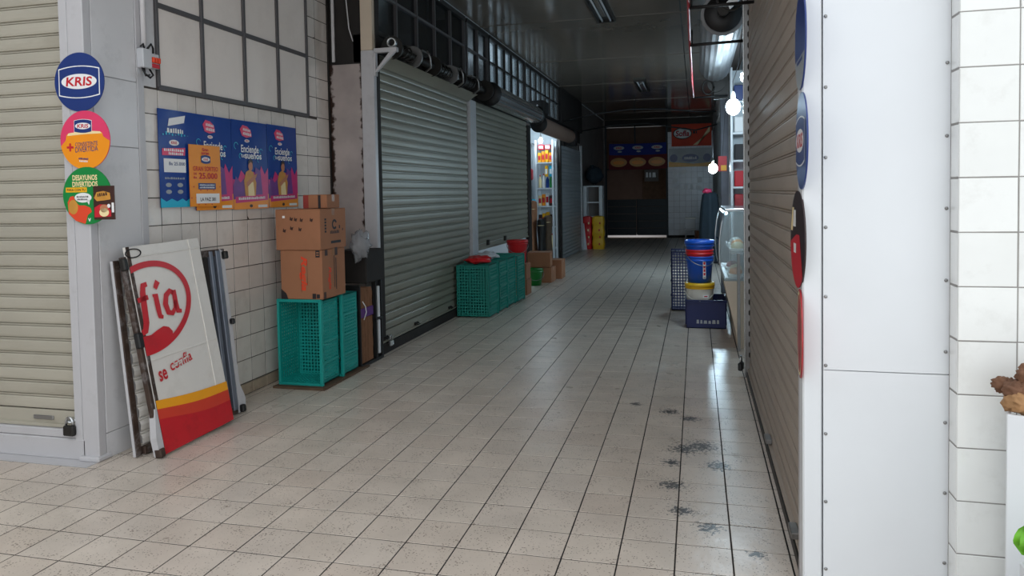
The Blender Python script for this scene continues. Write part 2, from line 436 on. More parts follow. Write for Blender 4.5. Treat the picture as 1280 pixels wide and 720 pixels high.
    def mesh(s, name, mats, recalc=True):
        me = bpy.data.meshes.new(name)
        me.from_pydata(s.v, [], s.f)
        for m in (mats if isinstance(mats, (list, tuple)) else [mats]):
            me.materials.append(m)
        me.polygons.foreach_set('use_smooth', s.sm)
        me.polygons.foreach_set('material_index', s.mi)
        if recalc:
            bm = bmesh.new(); bm.from_mesh(me)
            bmesh.ops.remove_doubles(bm, verts=bm.verts, dist=1e-6) if any(s.sm) else None
            bmesh.ops.recalc_face_normals(bm, faces=bm.faces)
            bm.to_mesh(me); bm.free()
        me.update()
        return me


def link(name, me, parent=None, loc=None, rot=None, mw=None):
    o = bpy.data.objects.new(name, me)
    COL.objects.link(o)
    if parent is not None:
        o.parent = parent
    if mw is not None:
        o.matrix_local = mw
    if loc is not None:
        o.location = loc
    if rot is not None:
        o.rotation_euler = rot
    return o


def obj(name, mb, mats, parent=None, loc=None, rot=None, mw=None, flat=False):
    return link(name, mb.mesh(name, mats, not flat), parent, loc, rot, mw)


def tag(o, label, cat, group=None):
    o['label'] = label; o['category'] = cat
    if group:
        o['group'] = group
    return o


def thing(name, label, cat, loc=(0, 0, 0), rot=(0, 0, 0), group=None, mw=None):
    o = bpy.data.objects.new(name, None)
    o.empty_display_size = 0.1
    COL.objects.link(o)
    o.location = loc; o.rotation_euler = rot
    if mw is not None:
        o.matrix_world = mw
    return tag(o, label, cat, group)


def struct(name, mb, mats, parent=None, loc=None, **k):
    o = obj(name, mb, mats, parent, loc, **k)
    if parent is None:
        o['kind'] = 'structure'
    return o


def dup(root, loc, rot=None, label=None, group=None):
    r = root.copy(); COL.objects.link(r); r.location = loc
    if rot is not None:
        r.rotation_euler = rot
    if label:
        r['label'] = label
    if group:
        r['group'] = group
    for ch in list(root.children):
        c = ch.copy(); COL.objects.link(c); c.parent = r
        for g in list(ch.children):
            d = g.copy(); COL.objects.link(d); d.parent = c
    return r


def fm(origin, u, v):
    """A plane's frame: local x = u (right), y = v (up), z = towards the viewer."""
    u = Vector(u).normalized(); v = Vector(v); v = (v - u * v.dot(u)).normalized(); w = u.cross(v)
    o = Vector(origin)
    return Matrix(((u.x, v.x, w.x, o.x), (u.y, v.y, w.y, o.y), (u.z, v.z, w.z, o.z), (0, 0, 0, 1)))


_font_cache = {}


def text(parent, s, m, cu, cv, w, h, lift, bold=0.0, shear=0.0, rot=0.0, base=None, name='lettering'):
    """Flat lettering fitted to w x h, centred on (cu, cv) of the parent's plane."""
    key = (s, bold, shear)
    if key not in _font_cache:
        c = bpy.data.curves.new('lettering', 'FONT')
        c.body = s; c.size = 1.0; c.offset = bold; c.shear = shear; c.resolution_u = 3
        c.align_x = 'CENTER'
        o = bpy.data.objects.new('lettering', c); COL.objects.link(o)
        dg = bpy.context.evaluated_depsgraph_get()
        me = bpy.data.meshes.new_from_object(o.evaluated_get(dg))
        _font_cache[key] = [tuple(v.co) for v in me.vertices], [tuple(p.vertices) for p in me.polygons]
        bpy.data.objects.remove(o); bpy.data.curves.remove(c); bpy.data.meshes.remove(me)
    vs, fs = _font_cache[key]
    x0, x1 = min(v[0] for v in vs), max(v[0] for v in vs)
    y0, y1 = min(v[1] for v in vs), max(v[1] for v in vs)
    mb = MB()
    c_, s_ = math.cos(rot), math.sin(rot)
    out = []
    for x, y, _z in vs:
        a = ((x - x0) / (x1 - x0) - .5) * w; b = ((y - y0) / (y1 - y0) - .5) * h
        out.append((cu + a * c_ - b * s_, cv + a * s_ + b * c_, lift))
    mb.add(out, fs)
    o = obj(name, mb, m, parent, flat=True)
    if base is not None:
        o.matrix_local = base
    return o


def marks(t, m, cu, cv, w, h, n, lift, base=None, rot=0.0, seed=1):
    """Lettering too small to read in the photograph: a line of short strokes."""
    r = random.Random(seed)
    mb = MB(); u = -w / 2
    ws = [r.uniform(.6, 1.3) for _ in range(n)]
    k = w / (sum(ws) + .35 * (n - 1))
    c_, s_ = math.cos(rot), math.sin(rot)
    for q in ws:
        hh = h * r.uniform(.75, 1.0)
        pts = [(u, -h / 2), (u + q * k, -h / 2), (u + q * k * .9, -h / 2 + hh), (u + q * k * .1, -h / 2 + hh)]
        mb.poly([(cu + a * c_ - b * s_, cv + a * s_ + b * c_) for a, b in pts], lift)
        u += (q + .35) * k
    o = obj('lettering', mb, m, t, flat=True)
    if base is not None:
        o.matrix_local = base


# ------------------------------------------------------------------ floor
CEIL = 4.17
slab = MB().box(-8, 4, -7, 23.2, -0.12, -0.0014)
floor = struct('floor', slab, M['grout'])


def tile_mesh(name, w, h, t, bev, m, axis):
    """One tile, chamfered front edges, front face at 0 along +normal; axis: how (a, b, depth) maps to xyz."""
    a, b = w / 2, h / 2
    v = [(-a, -b, -t), (a, -b, -t), (a, b, -t), (-a, b, -t), (-a, -b, -bev), (a, -b, -bev), (a, b, -bev), (-a, b, -bev),
         (-a + bev, -b + bev, 0), (a - bev, -b + bev, 0), (a - bev, b - bev, 0), (-a + bev, b - bev, 0)]
    f = [(8, 9, 10, 11)]
    for k in range(4):
        n = (k + 1) % 4
        f += [(k, n, 4 + n, 4 + k), (4 + k, 4 + n, 8 + n, 8 + k)]
    mb = MB(); mb.add([axis(*p) for p in v], f)
    return mb.mesh(name, m)


def depth_area(p):
    d = Vector(p) - CAM
    z = d.dot(CF)
    if z < 0.3:
        return None
    px = 640 + FPX * d.dot(CR) / z; py = CYPX - FPX * d.dot(CU) / z
    return px, py, z


cells = []
for i in range(-32, 13):
    for j in range(-27, 93):
        x, y = (i + .5) * .25, (j + .5) * .25
        inside = (y < 0.55 and x > -7.9) or (-3.75 < x and y < 3.8) or (-3.2 < x)
        if inside and x < 2.9:
            q = depth_area((x, y, 0))
            vis = q and -40 < q[0] < 1320 and -20 < q[1] < 760 and ((y > .6 and -3.7 < x < .6) or y <= .6) and not (x > .6 and y > -.4)
            cells.append((q[2] if vis else 1e3, x, y))
cells.sort()
ftile = tile_mesh('floor_tile', 0.2432, 0.2432, .012, .0011, M['floor'], lambda a, b, c: (a, b, c))
rest = MB()
for k, (z, x, y) in enumerate(cells):
    tx, ty, tz = random.uniform(-.0022, .0022), random.uniform(-.0022, .0022), random.uniform(-.0001, .0006)
    if k < 296:
        link('floor_tile', ftile, floor, (x, y, tz), (tx, ty, random.uniform(-.004, .004)))
    else:
        a, e = .1214, .0012
        rest.add([(x - a, y - a, -.006), (x + a, y - a, -.006), (x + a, y + a, -.006), (x - a, y + a, -.006),
                  (x - a + e, y - a + e, tz), (x + a - e, y - a + e, tz), (x + a - e, y + a - e, tz), (x - a + e, y + a - e, tz)],
                 [(4, 5, 6, 7), (0, 1, 5, 4), (1, 2, 6, 5), (2, 3, 7, 6), (3, 0, 4, 7)])
o = obj('floor_tiles', rest, M['floor'], floor); o['kind'] = 'stuff'

# ------------------------------------------------------------------ ceiling: glossy painted sheets with seams
cslab = MB().box(-6.2, 3.2, -0.2, 27.0, CEIL + .02, CEIL + .2)
ceiling = struct('ceiling', cslab, M['dark'])
ys = [-0.2, 1.0, 4.3, 7.6, 10.9, 14.2, 17.5, 20.8, 23.1]
for a, b in zip(ys, ys[1:]):
    for x0, x1 in ((-6.2, -3.06), (-3.05, -.1), (-.09, .66), (.67, 3.2)):
        obj('panel', MB().box(x0 + .004, x1 - .004, a + .006, b - .006, CEIL, CEIL + .015), M['ceil'] if -4 < x0 and x1 < 1 else M['shop_wall'], ceiling)
    obj('seam_strip', MB().box(-3.05, .6, b - .02, b + .02, CEIL - .008, CEIL - .001), M['ceil'], ceiling)

# ------------------------------------------------------------------ left tiled wall
wl = MB().box(-3.75, -3.5728, 1.09, 3.76, 0, CEIL)
wall_left = struct('wall_left', wl, M['wallgrout'])
ax_left = lambda a, b, c: (c, a, b)
full = tile_mesh('tile', .1990, .1892, .008, .0018, M['tile'], ax_left)
y_j = [1.10] + [1.045 + .205 * k for k in range(1, 13)] + [3.75]
z_j = [.1 + .195 * k for k in range(0, 21)]
for a, b in zip(y_j, y_j[1:]):
    for c, d in zip(z_j, z_j[1:]):
        ya, yb, za, zb = a, b, c, d
        if zb > 2.42 and ya < 3.32:           # the barred window takes this place
            if za < 2.40:
                zb = 2.42
            elif yb > 3.34:
                ya = 3.325
            else:
                continue
        if yb - ya < .02 or zb - za < .02:
            continue
        loc = (-3.571 + random.uniform(-.0012, .0008), (ya + yb) / 2, (za + zb) / 2)
        rt = (0, random.uniform(-.006, .006), random.uniform(-.006, .006))
        if abs(yb - ya - .205) < 1e-4 and abs(zb - za - .195) < 1e-4:
            link('tile', full, wall_left, loc, rt)
        else:
            link('tile', tile_mesh('tile', yb - ya - .006, zb - za - .0058, .008, .0018, M['tile'], ax_left), wall_left, loc, rt)
bb = struct('baseboard_left', MB().box(-3.578, -3.568, 1.1, 3.75, 0, .003), M['wallgrout'])
for a, b in zip(y_j, y_j[1:]):
    if b - a > .02:
        link('tile', tile_mesh('tile', b - a - .004, .088, .012, .0025, M['skirt_tile'], ax_left), bb, (-3.562, (a + b) / 2, .05))

# barred, painted-over window
win = struct('window_1', MB().box(-3.579, -3.5715, 1.25, 3.31, 2.43, 4.1), M['frame_grey'])
wy = [1.25, 1.742, 2.288, 2.799, 3.312]
wz = [2.437, 3.014, 3.59, 4.1]
for a, b in zip(wy, wy[1:]):
    for c, d in zip(wz, wz[1:]):
        obj('pane', MB().box(-3.573, -3.567 + random.uniform(-.001, .001), a + .008, b - .008, c + .008, d - .008, .002), M['pane'], win)
for y in wy:
    w = .017 if y in (wy[0], wy[-1]) else .021
    obj('bar', MB().box(-3.572, -3.548, y - w * .75, y + w * .75, 2.437, 4.1, .003), M['frame_grey'], win)
for z in wz[:3]:
    obj('bar', MB().box(-3.572, -3.551, 1.25, 3.31, z - .018, z + .018, .003), M['frame_grey'], win)
# bare edge board between pillar and window, with peeling paint
obj('edge_board', MB().box(-3.578, -3.566, 1.1, 1.235, 2.43, CEIL, .002), M['sheet'], wall_left)

# unseen wall added at the left to shade the left pillar and shutter
struct('wall_added_shade', MB().box(-7.2, -6.9, -7, .6, 0, 6.0), M['darkwall'])

# ------------------------------------------------------------------ left pillar
pl = MB().box(-3.75, -3.57, .62, 1.09, 0, CEIL)
pil = struct('wall_pillar', pl, M['white'])
obj('face_board', MB().box(-3.676, -3.557, .598, .66, 0, CEIL, .004), M['white'], pil)
obj('shutter_jamb', MB().box(-3.740, -3.680, .600, .68, 0, CEIL, .004), M['white'], pil)
for z0, z1 in ((.0, .16), (.164, 1.995), (2.0, 2.438), (2.443, CEIL)):
    obj('side_panel', MB().box(-3.574, -3.557 + random.uniform(-.001, .001), .664, 1.035, z0, z1, .002), M['sheet'], pil)
obj('corner_strip', MB().box(-3.572, -3.552, 1.038, 1.10, 0, CEIL, .003), M['white'], pil)
obj('base_step', MB().box(-3.70, -3.545, .575, .70, 0, .035, .01), M['white'], pil)
tr = struct('trim_1', MB().box(-6.5, -3.66, .598, .72, 0, .135, .006), M['white'])
obj('sill_cap', MB().box(-6.5, -3.735, .605, .74, .137, .19, .005), M['white'], tr)
struct('trim_2', MB().box(-6.5, -3.56, .50, .598, -.002, .004), M['white'])


# ------------------------------------------------------------------ roller shutters
def slat_mesh(name, L_, pitch, m, along, deep=1.0):
    prof = [(0, -.004), (.003, -.004), (.006, .010), (.020, .0135), (.046, .0145), (.070, .0135), (.077, .010), (.0785, -.002), (.081, -.002), (.083, .008), (.0890, .008), (pitch, -.004)]
    pts = [(-d * deep, z) for z, d in prof] + [(.008, pitch), (.008, 0)]
    n = len(pts)
    mb = MB()
    v = [along(0, d, z) for d, z in pts] + [along(L_, d, z) for d, z in pts]
    for k in range(n):
        mb.add([v[k], v[(k + 1) % n], v[n + (k + 1) % n], v[n + k]], [(0, 1, 2, 3)], False)
    mb.add(v, [tuple(range(n)), tuple(range(2 * n - 1, n - 1, -1))])
    return mb.mesh(name, m)


P_ = .0925


def shutter(label, origin, L_, z0, z1, m, side, bar_h=.09, joined=False):
    """side: 'front' faces -Y and runs along +X; 'left' faces +X and runs along +Y; 'right' faces -X and runs along +Y."""
    al = {'front': lambda a, d, z: (a, d, z), 'left': lambda a, d, z: (-d, a, z), 'right': lambda a, d, z: (d, a, z)}[side]
    t = thing('rolling_shutter', label, 'shutter', origin)
    me = slat_mesh('slat', L_, P_, m, al, .6 if side == 'right' else 1.0)
    n = int((z1 - z0 - bar_h) / P_ + .999)
    for k in range(n):
        wob = random.uniform(-.0018, .0018)
        link('slat', me, t, (wob if side != 'front' else 0, wob if side == 'front' else 0, z0 + bar_h + k * P_))
    mb = MB()
    a, b = al(0, -.012, 0), al(L_, .012, 0)
    mb.box(min(a[0], b[0]), max(a[0], b[0]), min(a[1], b[1]), max(a[1], b[1]), z0 + .004, z0 + bar_h - .004, .003)
    a, b = al(0, -.030, 0), al(L_, .012, 0)
    mb.box(min(a[0], b[0]), max(a[0], b[0]), min(a[1], b[1]), max(a[1], b[1]), z0, z0 + .022, .003)
    obj('bottom_bar', mb, m, t)
    return t


sh_l = shutter('beige rolling shutter left of the pillar with the round signs', (-6.4, .655, 0), 2.66, .192, 4.1, M['slat_beige'], 'front', .11)
sh_1 = shutter('big grey-green closed shutter behind the tall white post, nearest on the left row', (-3.075, 3.80, 0), 3.10, .118, 3.06, M['slat_grey'], 'left', .12)
sh_2 = shutter('half-raised grey-green shutter behind the stood-up sea-green crates', (-3.075, 7.22, 0), 3.45, .80, 2.96, M['slat_grey'], 'left', .09)
sh_3 = shutter('narrow cool-grey shutter just beyond the lit shop opening', (-3.075, 14.32, 0), 3.17, .02, 2.74, M['slat_blue'], 'left', .09)
sh_r = shutter('taupe closed shutter along the right side behind the white jamb', (.556, .0, 0), 3.49, .055, 3.70, M['slat_right'], 'right', .10)
# end locks that show as dark bumps at the far edge of the right shutter
lk = MB()
for k in range(38):
    z = .16 + k * P_
    lk.box(.0 - .018, .004, 3.462, 3.492, z + .02, z + .066, .008)
e = obj('end_locks', lk, M['darkmetal'], sh_r); e['kind'] = 'stuff'
# lifting lugs on shutter bottoms
for (t, pts, ax) in ((sh_1, ((.08, .17), (.95, .165), (2.15, .165)), 'l'),):
    for y, z in pts:
        mb = MB().box(.012, .03, y - .05, y + .05, z - .018, z + .014, .004)
        mb.tube([(.03, y - .035, z), (.055, y - .03, z - .01), (.055, y + .03, z - .01), (.03, y + .035, z)], .007, 6)
        obj('lug', mb, M['darkmetal'], t)
for z, y in ((.075, .30), (.085, 1.55)):
    obj('lug', MB().box(-.05, -.012, y - .06, y + .06, z, z + .03, .004), M['steel'], sh_r)
obj('lug', MB().box(2.30, 2.46, -.022, -.012, .235, .262, .004), M['steel'], sh_l)
for y in (.55, 1.6):
    obj('lug', MB().box(.012, .05, y, y + .07, .85, .93, .004), M['darkmetal'], sh_2)


def padlock(label, loc, rotz, m_body, sc=1.0):
    t = thing('padlock', label, 'padlock', loc, (0, 0, rotz))
    obj('lock_body', MB().box(-.032 * sc, .032 * sc, -.014 * sc, .014 * sc, -.052 * sc, 0, .006 * sc), m_body, t)
    obj('shackle', MB().tube([(-.02 * sc, 0, 0), (-.02 * sc, 0, .024 * sc), (-.012 * sc, 0, .038 * sc), (0, 0, .043 * sc), (.012 * sc, 0, .038 * sc), (.02 * sc, 0, .024 * sc), (.02 * sc, 0, 0)], .006 * sc, 8), M['bright_steel'], t)
    return t


padlock('dull grey padlock at the foot of the beige shutter left of the pillar', (-3.765, .585, .225), 0, M['darkmetal'], 1.25)
obj_ = MB().box(-3.80, -3.735, .598, .645, .245, .262, .004).tube([(-3.775, .60, .253), (-3.775, .575, .25), (-3.745, .575, .25), (-3.745, .60, .253)], .007, 6)
obj('hasp', obj_, M['bright_steel'], tr)
padlock('silver padlock hanging at the near foot of the big grey-green shutter', (-3.018, 3.93, .135), PI / 2, M['bright_steel'], 1.2)
padlock('small black padlock at the foot of the grey guide post on the right', (.475, 3.53, .125), PI / 2.4, M['black'], 1.35)

# ------------------------------------------------------------------ recess with rusted sheet, posts and row of shops on the left
ret = struct('wall_return', MB().box(-3.75, -3.05, 3.80, 3.88, 0, CEIL), M['dark'])
obj('rusted_sheet', MB().box(-.195, .195, 0, .012, 0, 2.95, .003), M['rust'], ret, (-3.375, 3.775, .05))
obj('edge_post', MB().box(-3.578, -3.560, 3.752, 3.79, 0, CEIL, .003), M['dark'], ret)
obj('thin_batten', MB().box(-3.53, -3.50, 3.77, 3.79, 3.03, CEIL, .003), M['sheet'], ret)
obj('hanging_wire', MB().tube([(-3.36, 3.74, CEIL), (-3.34, 3.73, 3.7), (-3.31, 3.73, 3.35), (-3.27, 3.73, 3.22)], .006, 6), M['sheet'], ret)
t3 = struct('trim_3', MB().box(-3.19, -3.05, 3.73, 3.80, 0, 3.12, .006), M['white'])
obj('upper_post', MB().box(-3.19, -3.06, 3.735, 3.80, 3.121, CEIL, .006), M['beige_panel'], t3)
br = MB().box(-3.05, -2.80, 3.735, 3.79, 3.09, 3.135, .003)
br.prism([(-3.05, 2.90), (-3.02, 2.90), (-2.82, 3.09), (-2.88, 3.09)], 3.74, 3.775, lambda a, b, t: (a, t, b))
br.prism([(-3.052, 2.86), (-3.03, 2.86), (-3.03, 3.10), (-3.052, 3.10)], 3.735, 3.785, lambda a, b, t: (a, t, b))
obj('angle_bracket', br, M['white'], t3)
t4 = struct('trim_4', MB().box(-3.10, -3.02, 6.92, 7.20, 0, 3.0, .006), M['white'])
t5 = struct('trim_5', MB().box(-3.10, -3.03, 10.68, 10.90, 0, 2.95, .006), M['darkmetal'])
t6 = struct('trim_6', MB().box(-3.10, -3.03, 14.14, 14.30, 0, 2.95, .006), M['darkmetal'])
t7 = struct('trim_7', MB().box(-3.10, -3.03, 17.50, 17.62, 0, 2.95, .006), M['white'])
# threshold steps
struct('trim_8', MB().box(-3.35, -3.045, 3.80, 6.92, 0, .105, .006), M['dark'])
struct('trim_9', MB().box(-3.35, -3.06, 7.20, 10.68, 0, .10, .006), M['dark'])
# header beam of the row and bodies behind
hd = struct('wall_header', MB().box(-3.30, -3.09, 3.80, 17.62, 3.02, 3.30), M['dark'])
struct('wall_shop_divider', MB().box(-6.0, -3.12, 7.0, 7.12, 0, CEIL), M['darkwall'])
struct('wall_shop_divider', MB().box(-6.0, -3.12, 10.70, 10.80, 0, 3.2), M['shop_wall'])
struct('wall_shop_divider', MB().box(-6.0, -3.12, 14.22, 14.30, 0, CEIL), M['shop_wall'])
struct('wall_shop_divider', MB().box(-6.0, -3.12, 17.55, 17.65, 0, CEIL), M['darkwall'])
struct('wall_shop_back', MB().box(-6.1, -6.0, .7, 23.1, 0, CEIL), M['shop_wall'])
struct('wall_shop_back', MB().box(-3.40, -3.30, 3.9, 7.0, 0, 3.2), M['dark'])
struct('wall_left_far', MB().box(-3.35, -3.10, 17.65, 23.1, 0, CEIL), M['darkwall'])
struct('floor_shop', MB().box(-6.0, -3.12, 3.9, 17.6, 0.0, .03), M['darkwall'])

# clerestory windows above the shops
for idx, (ya, yb, gm, cols) in enumerate(((3.80, 6.90, 'dark_glass', 5), (6.98, 8.10, 'dark_glass', 2), (8.16, 10.66, 'pale_glass', 5), (10.74, 14.2, 'pale_glass', 7))):
    w = struct('window_%d' % (idx + 2), MB().box(-3.16, -3.06, ya, yb, 3.30, 3.35, .004), M['darkmetal'])
    obj('frame', MB().box(-3.16, -3.06, ya, yb, CEIL - .06, CEIL - .002, .004), M['darkmetal'], w)
    step = (yb - ya) / cols
    for k in range(cols + 1):
        y = ya + k * step
        wd = .035 if k in (0, cols) else .016
        obj('mullion', MB().box(-3.15, -3.07, max(ya, y - wd), min(yb, y + wd), 3.35, CEIL - .06, .003), M['frame_grey'] if idx < 2 else M['darkmetal'], w)
    obj('mullion', MB().box(-3.14, -3.075, ya, yb, 3.735, 3.765, .003), M['frame_grey'] if idx < 2 else M['darkmetal'], w)
    for k in range(cols):
        for za, zb in ((3.35, 3.735), (3.765, CEIL - .06)):
            obj('pane', MB().box(-3.112, -3.106, ya + k * step + .016, ya + (k + 1) * step - .016, za, zb), M[gm], w)
# pinkish board and red scrap behind the first dark panes
obj('inner_board', MB().box(-3.25, -3.22, 4.6, 5.75, 3.3, CEIL), M['tan_wall'], hd)
struct('wall_far_end', MB().box(-3.12, -3.02, 14.30, 17.6, 3.3, CEIL), M['dark'])

# roller gear above shutter one: bare shaft with spring drums
g = thing('shutter_shaft', 'greasy bare roller shaft with springs above the big grey-green shutter', 'roller', (-2.93, 3.8, 3.17))
obj('shaft', MB().cyl((0, .05, 0), (0, 3.55, 0), .045, n=16), M['darkmetal'], g)
mb = MB()
for a, b in ((.15, .62), (1.35, 1.9), (2.35, 2.9)):
    n = int((b - a) * 60)
    mb.tube([(.075 * math.cos(k * .9), a + (b - a) * k / n / 1.0, .075 * math.sin(k * .9)) for k in range(n + 1)], .010, 5)
obj('spring', mb, M['darkmetal'], g)
for y in (.12, .68, 1.30, 1.95, 2.30, 2.95, 3.5):
    obj('drum', MB().cyl((0, y, 0), (0, y + .03, 0), .12 if y < 3.4 else .15, n=22), M['steel'] if y in (.68, 1.95) else M['darkmetal'], g)
obj('pipe_end', MB().lathe([(.035, 0), (.05, 0), (.05, .05), (.035, .05), (.035, .0)], 18, caps=False), M['bright_steel'], g, (.06, .02, .02), (PI / 2, 0, 0))
for y in (.85, 2.05, 2.75):
    mb = MB().box(-.06, .06, y, y + .26, .09, .11, .003)
    mb.tube([(.1, y + .04, .1), (.13, y + .06, .02), (.12, y + .1, -.08), (.05, y + .12, -.12)], .012, 6)
    obj('clamp', mb, M['steel'], g)
# cover strip / curled top slats meeting the shaft
obj('cover_strip', MB().grid(12, 1, lambda a, b: (-.115 + .135 * a, .05 + 3.1 * b, -.14 - .06 * (1 - a) ** 2 + .03 * a)), M['slat_grey'], g)


def roller(label, loc, L_, r, m, endr=.17, ridges=True):
    t = thing('shutter_roller', label, 'roller', loc)
    prof = []
    n = 40
    mb = MB()
    pts = []
    for k in range(n):
        rr = r * (1.0 + (.03 if ridges and k % 2 else 0))
        pts.append((rr * math.cos(2 * PI * k / n), rr * math.sin(2 * PI * k / n)))
    mb.prism(pts, 0.04, L_, lambda a, b, c: (a, c, b), smooth=False)
    obj('rolled_curtain', mb, m, t)
    d = MB()
    d.lathe([(.05, 0), (endr, 0), (endr * 1.03, .02), (endr, .04), (.05, .04)], 30, caps=True)
    o1 = obj('end_drum', d, M['black'], t, (0, .04, 0), (PI / 2, 0, 0))
    o2 = o1.copy(); COL.objects.link(o2); o2.parent = t; o2.location = (0, L_ + .05, 0)
    return t


roller('shiny metal roll of shutter above the half-raised grey-green shutter', (-2.93, 7.62, 3.16), 3.3, .16, M['bright_steel'], .18)
roller('brownish roll of shutter above the lit shop opening', (-2.93, 11.2, 3.02), 3.6, .16, M['tan_wall'], .17, False)
t = thing('motor_box', 'black motor box with pale dots between the two left rollers', 'motor', (-2.93, 11.03, 3.33))
obj('box_body', MB().box(-.15, .15, -.02, .5, -.12, .13, .015), M['black'], t)
for k, (a, b) in enumerate(((.02, .03), (.05, -.04), (-.05, -.03))):
    obj('bolt', MB().cyl((a, -.024, b), (a, -.014, b), .018, n=10), M['grey_plastic'], t)
t = thing('motor_box', 'black motor box at the end of the brownish roll on the left', 'motor', (-2.93, 14.85, 2.95))
obj('box_body', MB().box(-.14, .14, 0, .4, -.15, .22, .015), M['black'], t)
obj('bolt', MB().cyl((.03, -.01, .05), (.03, .0, .05), .02, n=10), M['grey_plastic'], t)
obj('bolt', MB().cyl((.05, -.01, -.03), (.05, .0, -.03), .02, n=10), M['grey_plastic'], t)

# ------------------------------------------------------------------ right pillar, jamb and tiled wall
rp = struct('wall_pillar_right', MB().box(.590, 1.05, -.075, .25, 0, 4.6), M['white_clean'])
for z0, z1 in ((0, .925), (.928, 4.6)):
    mb = MB()
    nz = 16
    mb.grid(6, nz, lambda a, b, z0=z0, z1=z1: (.589 + .452 * a, -.09 + .004 * math.sin(3.0 * (z0 + (z1 - z0) * b) + 1.7 * a) * math.sin(PI * a), z0 + (z1 - z0) * b))
    obj('metal_sheet', mb, M['white_clean'], rp)
mb = MB()
for k in range(15):
    for x in (.598, 1.026):
        z = .12 + k * .275 + (.07 if x > 1 else 0)
        mb.ball((x, -.092, z), .007, .004, .007, 8, 5)
o = obj('rivets', mb, M['steel'], rp); o['kind'] = 'stuff'
tj = struct('trim_10', MB().box(.512, .585, -.09, .01, 0, 4.6, .006), M['white_clean'])
obj('inner_flange', MB().box(.514, .53, .012, .06, 0, 4.6, .003), M['white'], tj)
wr = struct('wall_right', MB().box(1.0385, 3.2, -.1885, .3, 0, 4.6), M['wallgrout_r'])
ax_r = lambda a, b, c: (a, -c, b)
xj = [1.036, 1.231, 1.431, 1.631, 1.831]
zj = [.075 + .2005 * k for k in range(0, 22)]
tr_full = tile_mesh('tile', .1965, .197, .008, .002, M['tile_r'], ax_r)
tr_first = tile_mesh('tile', .1915, .197, .008, .002, M['tile_r'], ax_r)
for a, b in zip(xj, xj[1:]):
    for c, d in zip(zj, zj[1:]):
        link('tile', tr_first if a < 1.1 else tr_full, wr, ((a + b) / 2, -.19 + random.uniform(-.0008, .0008), (c + d) / 2), (random.uniform(-.006, .006), 0, random.uniform(-.006, .006)))
ax_s = lambda a, b, c: (-c, a, b)
tr_side = tile_mesh('tile', .085, .197, .008, .004, M['tile_r'], ax_s)
for c, d in zip(zj, zj[1:]):
    link('tile', tr_side, wr, (1.037, -.141, (c + d) / 2))

# ------------------------------------------------------------------ right side beyond the shutter
gp = struct('trim_11', MB().box(.505, .56, 3.495, 3.545, 0, 3.9, .004), M['steel'])
obj('guide_lip', MB().box(.50, .512, 3.48, 3.50, 0, 3.9, .002), M['bright_steel'], gp)
struct('trim_12', MB().box(.52, .575, -.0, 3.49, 0, .052, .004), M['darkmetal'])
struct('wall_shop_right', MB().box(.60, 2.8, 3.42, 3.50, 0, CEIL), M['shop_wall'])
struct('wall_shop_right', MB().box(2.8, 2.9, .3, 23.1, 0, CEIL), M['shop_wall'])
struct('wall_shop_right', MB().box(.60, 2.8, 8.9, 9.0, 0, CEIL), M['shop_wall'])
cr_ = struct('wall_column', MB().box(.478, .62, 8.93, 9.10, 0, CEIL, .01), M['blue_steel'])
struct('wall_right_far', MB().box(.66, .75, 14.6, 23.1, 0, CEIL), M['shop_wall'])
struct('wall_header_right', MB().box(.56, .70, 3.55, 8.9, 3.35, CEIL), M['darkwall'])
struct('wall_header_right', MB().box(.56, .70, 9.1, 14.6, 3.2, CEIL), M['darkwall'])

roller('big pale roll of shutter under the ceiling above the deli counter', (.345, 3.68, 3.22), 2.9, .19, M['roll_grey'], .16)
t = thing('roller_arm', 'slanted metal arm carrying the pale roll above the right shop', 'bracket', (.345, 3.60, 3.22))
mb = MB(); mb.x = Matrix.Translation((0, 0, 0)) @ Matrix.Rotation(-.75, 4, 'Y')
mb.box(-.02, .30, -.02, .02, -.035, .035, .004)
obj('arm', mb, M['bright_steel'], t)
obj('boss', MB().cyl((0, -.05, 0), (0, .03, 0), .05, n=16), M['darkmetal'], t)
obj('pulley_ring', MB().tube([(.06 + .11 * math.cos(a * PI / 12), -.04, .10 + .11 * math.sin(a * PI / 12)) for a in range(25)], .012, 6), M['darkmetal'], t)
for k, (y, z, x1, lab) in enumerate(((2.60, 3.03, .53, 'thin black rod nearest the top edge holding the red cable'), (3.45, 2.91, .50, 'long black rod just before the pale roll holding the red cable'), (6.62, 2.835, .50, 'black rod beyond the pale roll at the end of the red cable'))):
    t = thing('cable_rod', lab, 'rod', (.06, y, z))
    obj('rod', MB().cyl((0, 0, 0), (x1 - .06, 0, .01), .013, n=8), M['black'], t)
    obj('upright', MB().cyl((.012, 0, -.01), (.012, 0, .13 if k < 2 else .03), .012, n=8), M['black'], t)
mb = MB().tube([(.052, -.5, 3.35), (.054, 1.2, 3.16), (.056, 2.6, 3.04), (.058, 3.45, 2.92), (.064, 4.2, 2.862), (.066, 5.0, 2.838), (.074, 5.9, 2.83), (.078, 6.62, 2.843)], .011, 8)
tag(obj('red_cable', mb, M['red_cable']), 'red cable strung along the tips of the black rods on the right', 'cable')
t = thing('pulley_bracket', 'dark tangle of bracket and pulley at the far end of the pale roll', 'bracket', (.36, 6.72, 3.02))
obj('pulley', MB().cyl((0, 0, 0), (0, .04, 0), .11, n=18), M['darkmetal'], t)
obj('plate', MB().box(-.03, .16, .04, .07, -.20, .14, .004), M['darkmetal'], t)
obj('loop', MB().tube([(-.10 + .07 * math.cos(a * PI / 8), -.03, -.05 + .09 * math.sin(a * PI / 8)) for a in range(17)], .012, 6), M['darkmetal'], t)


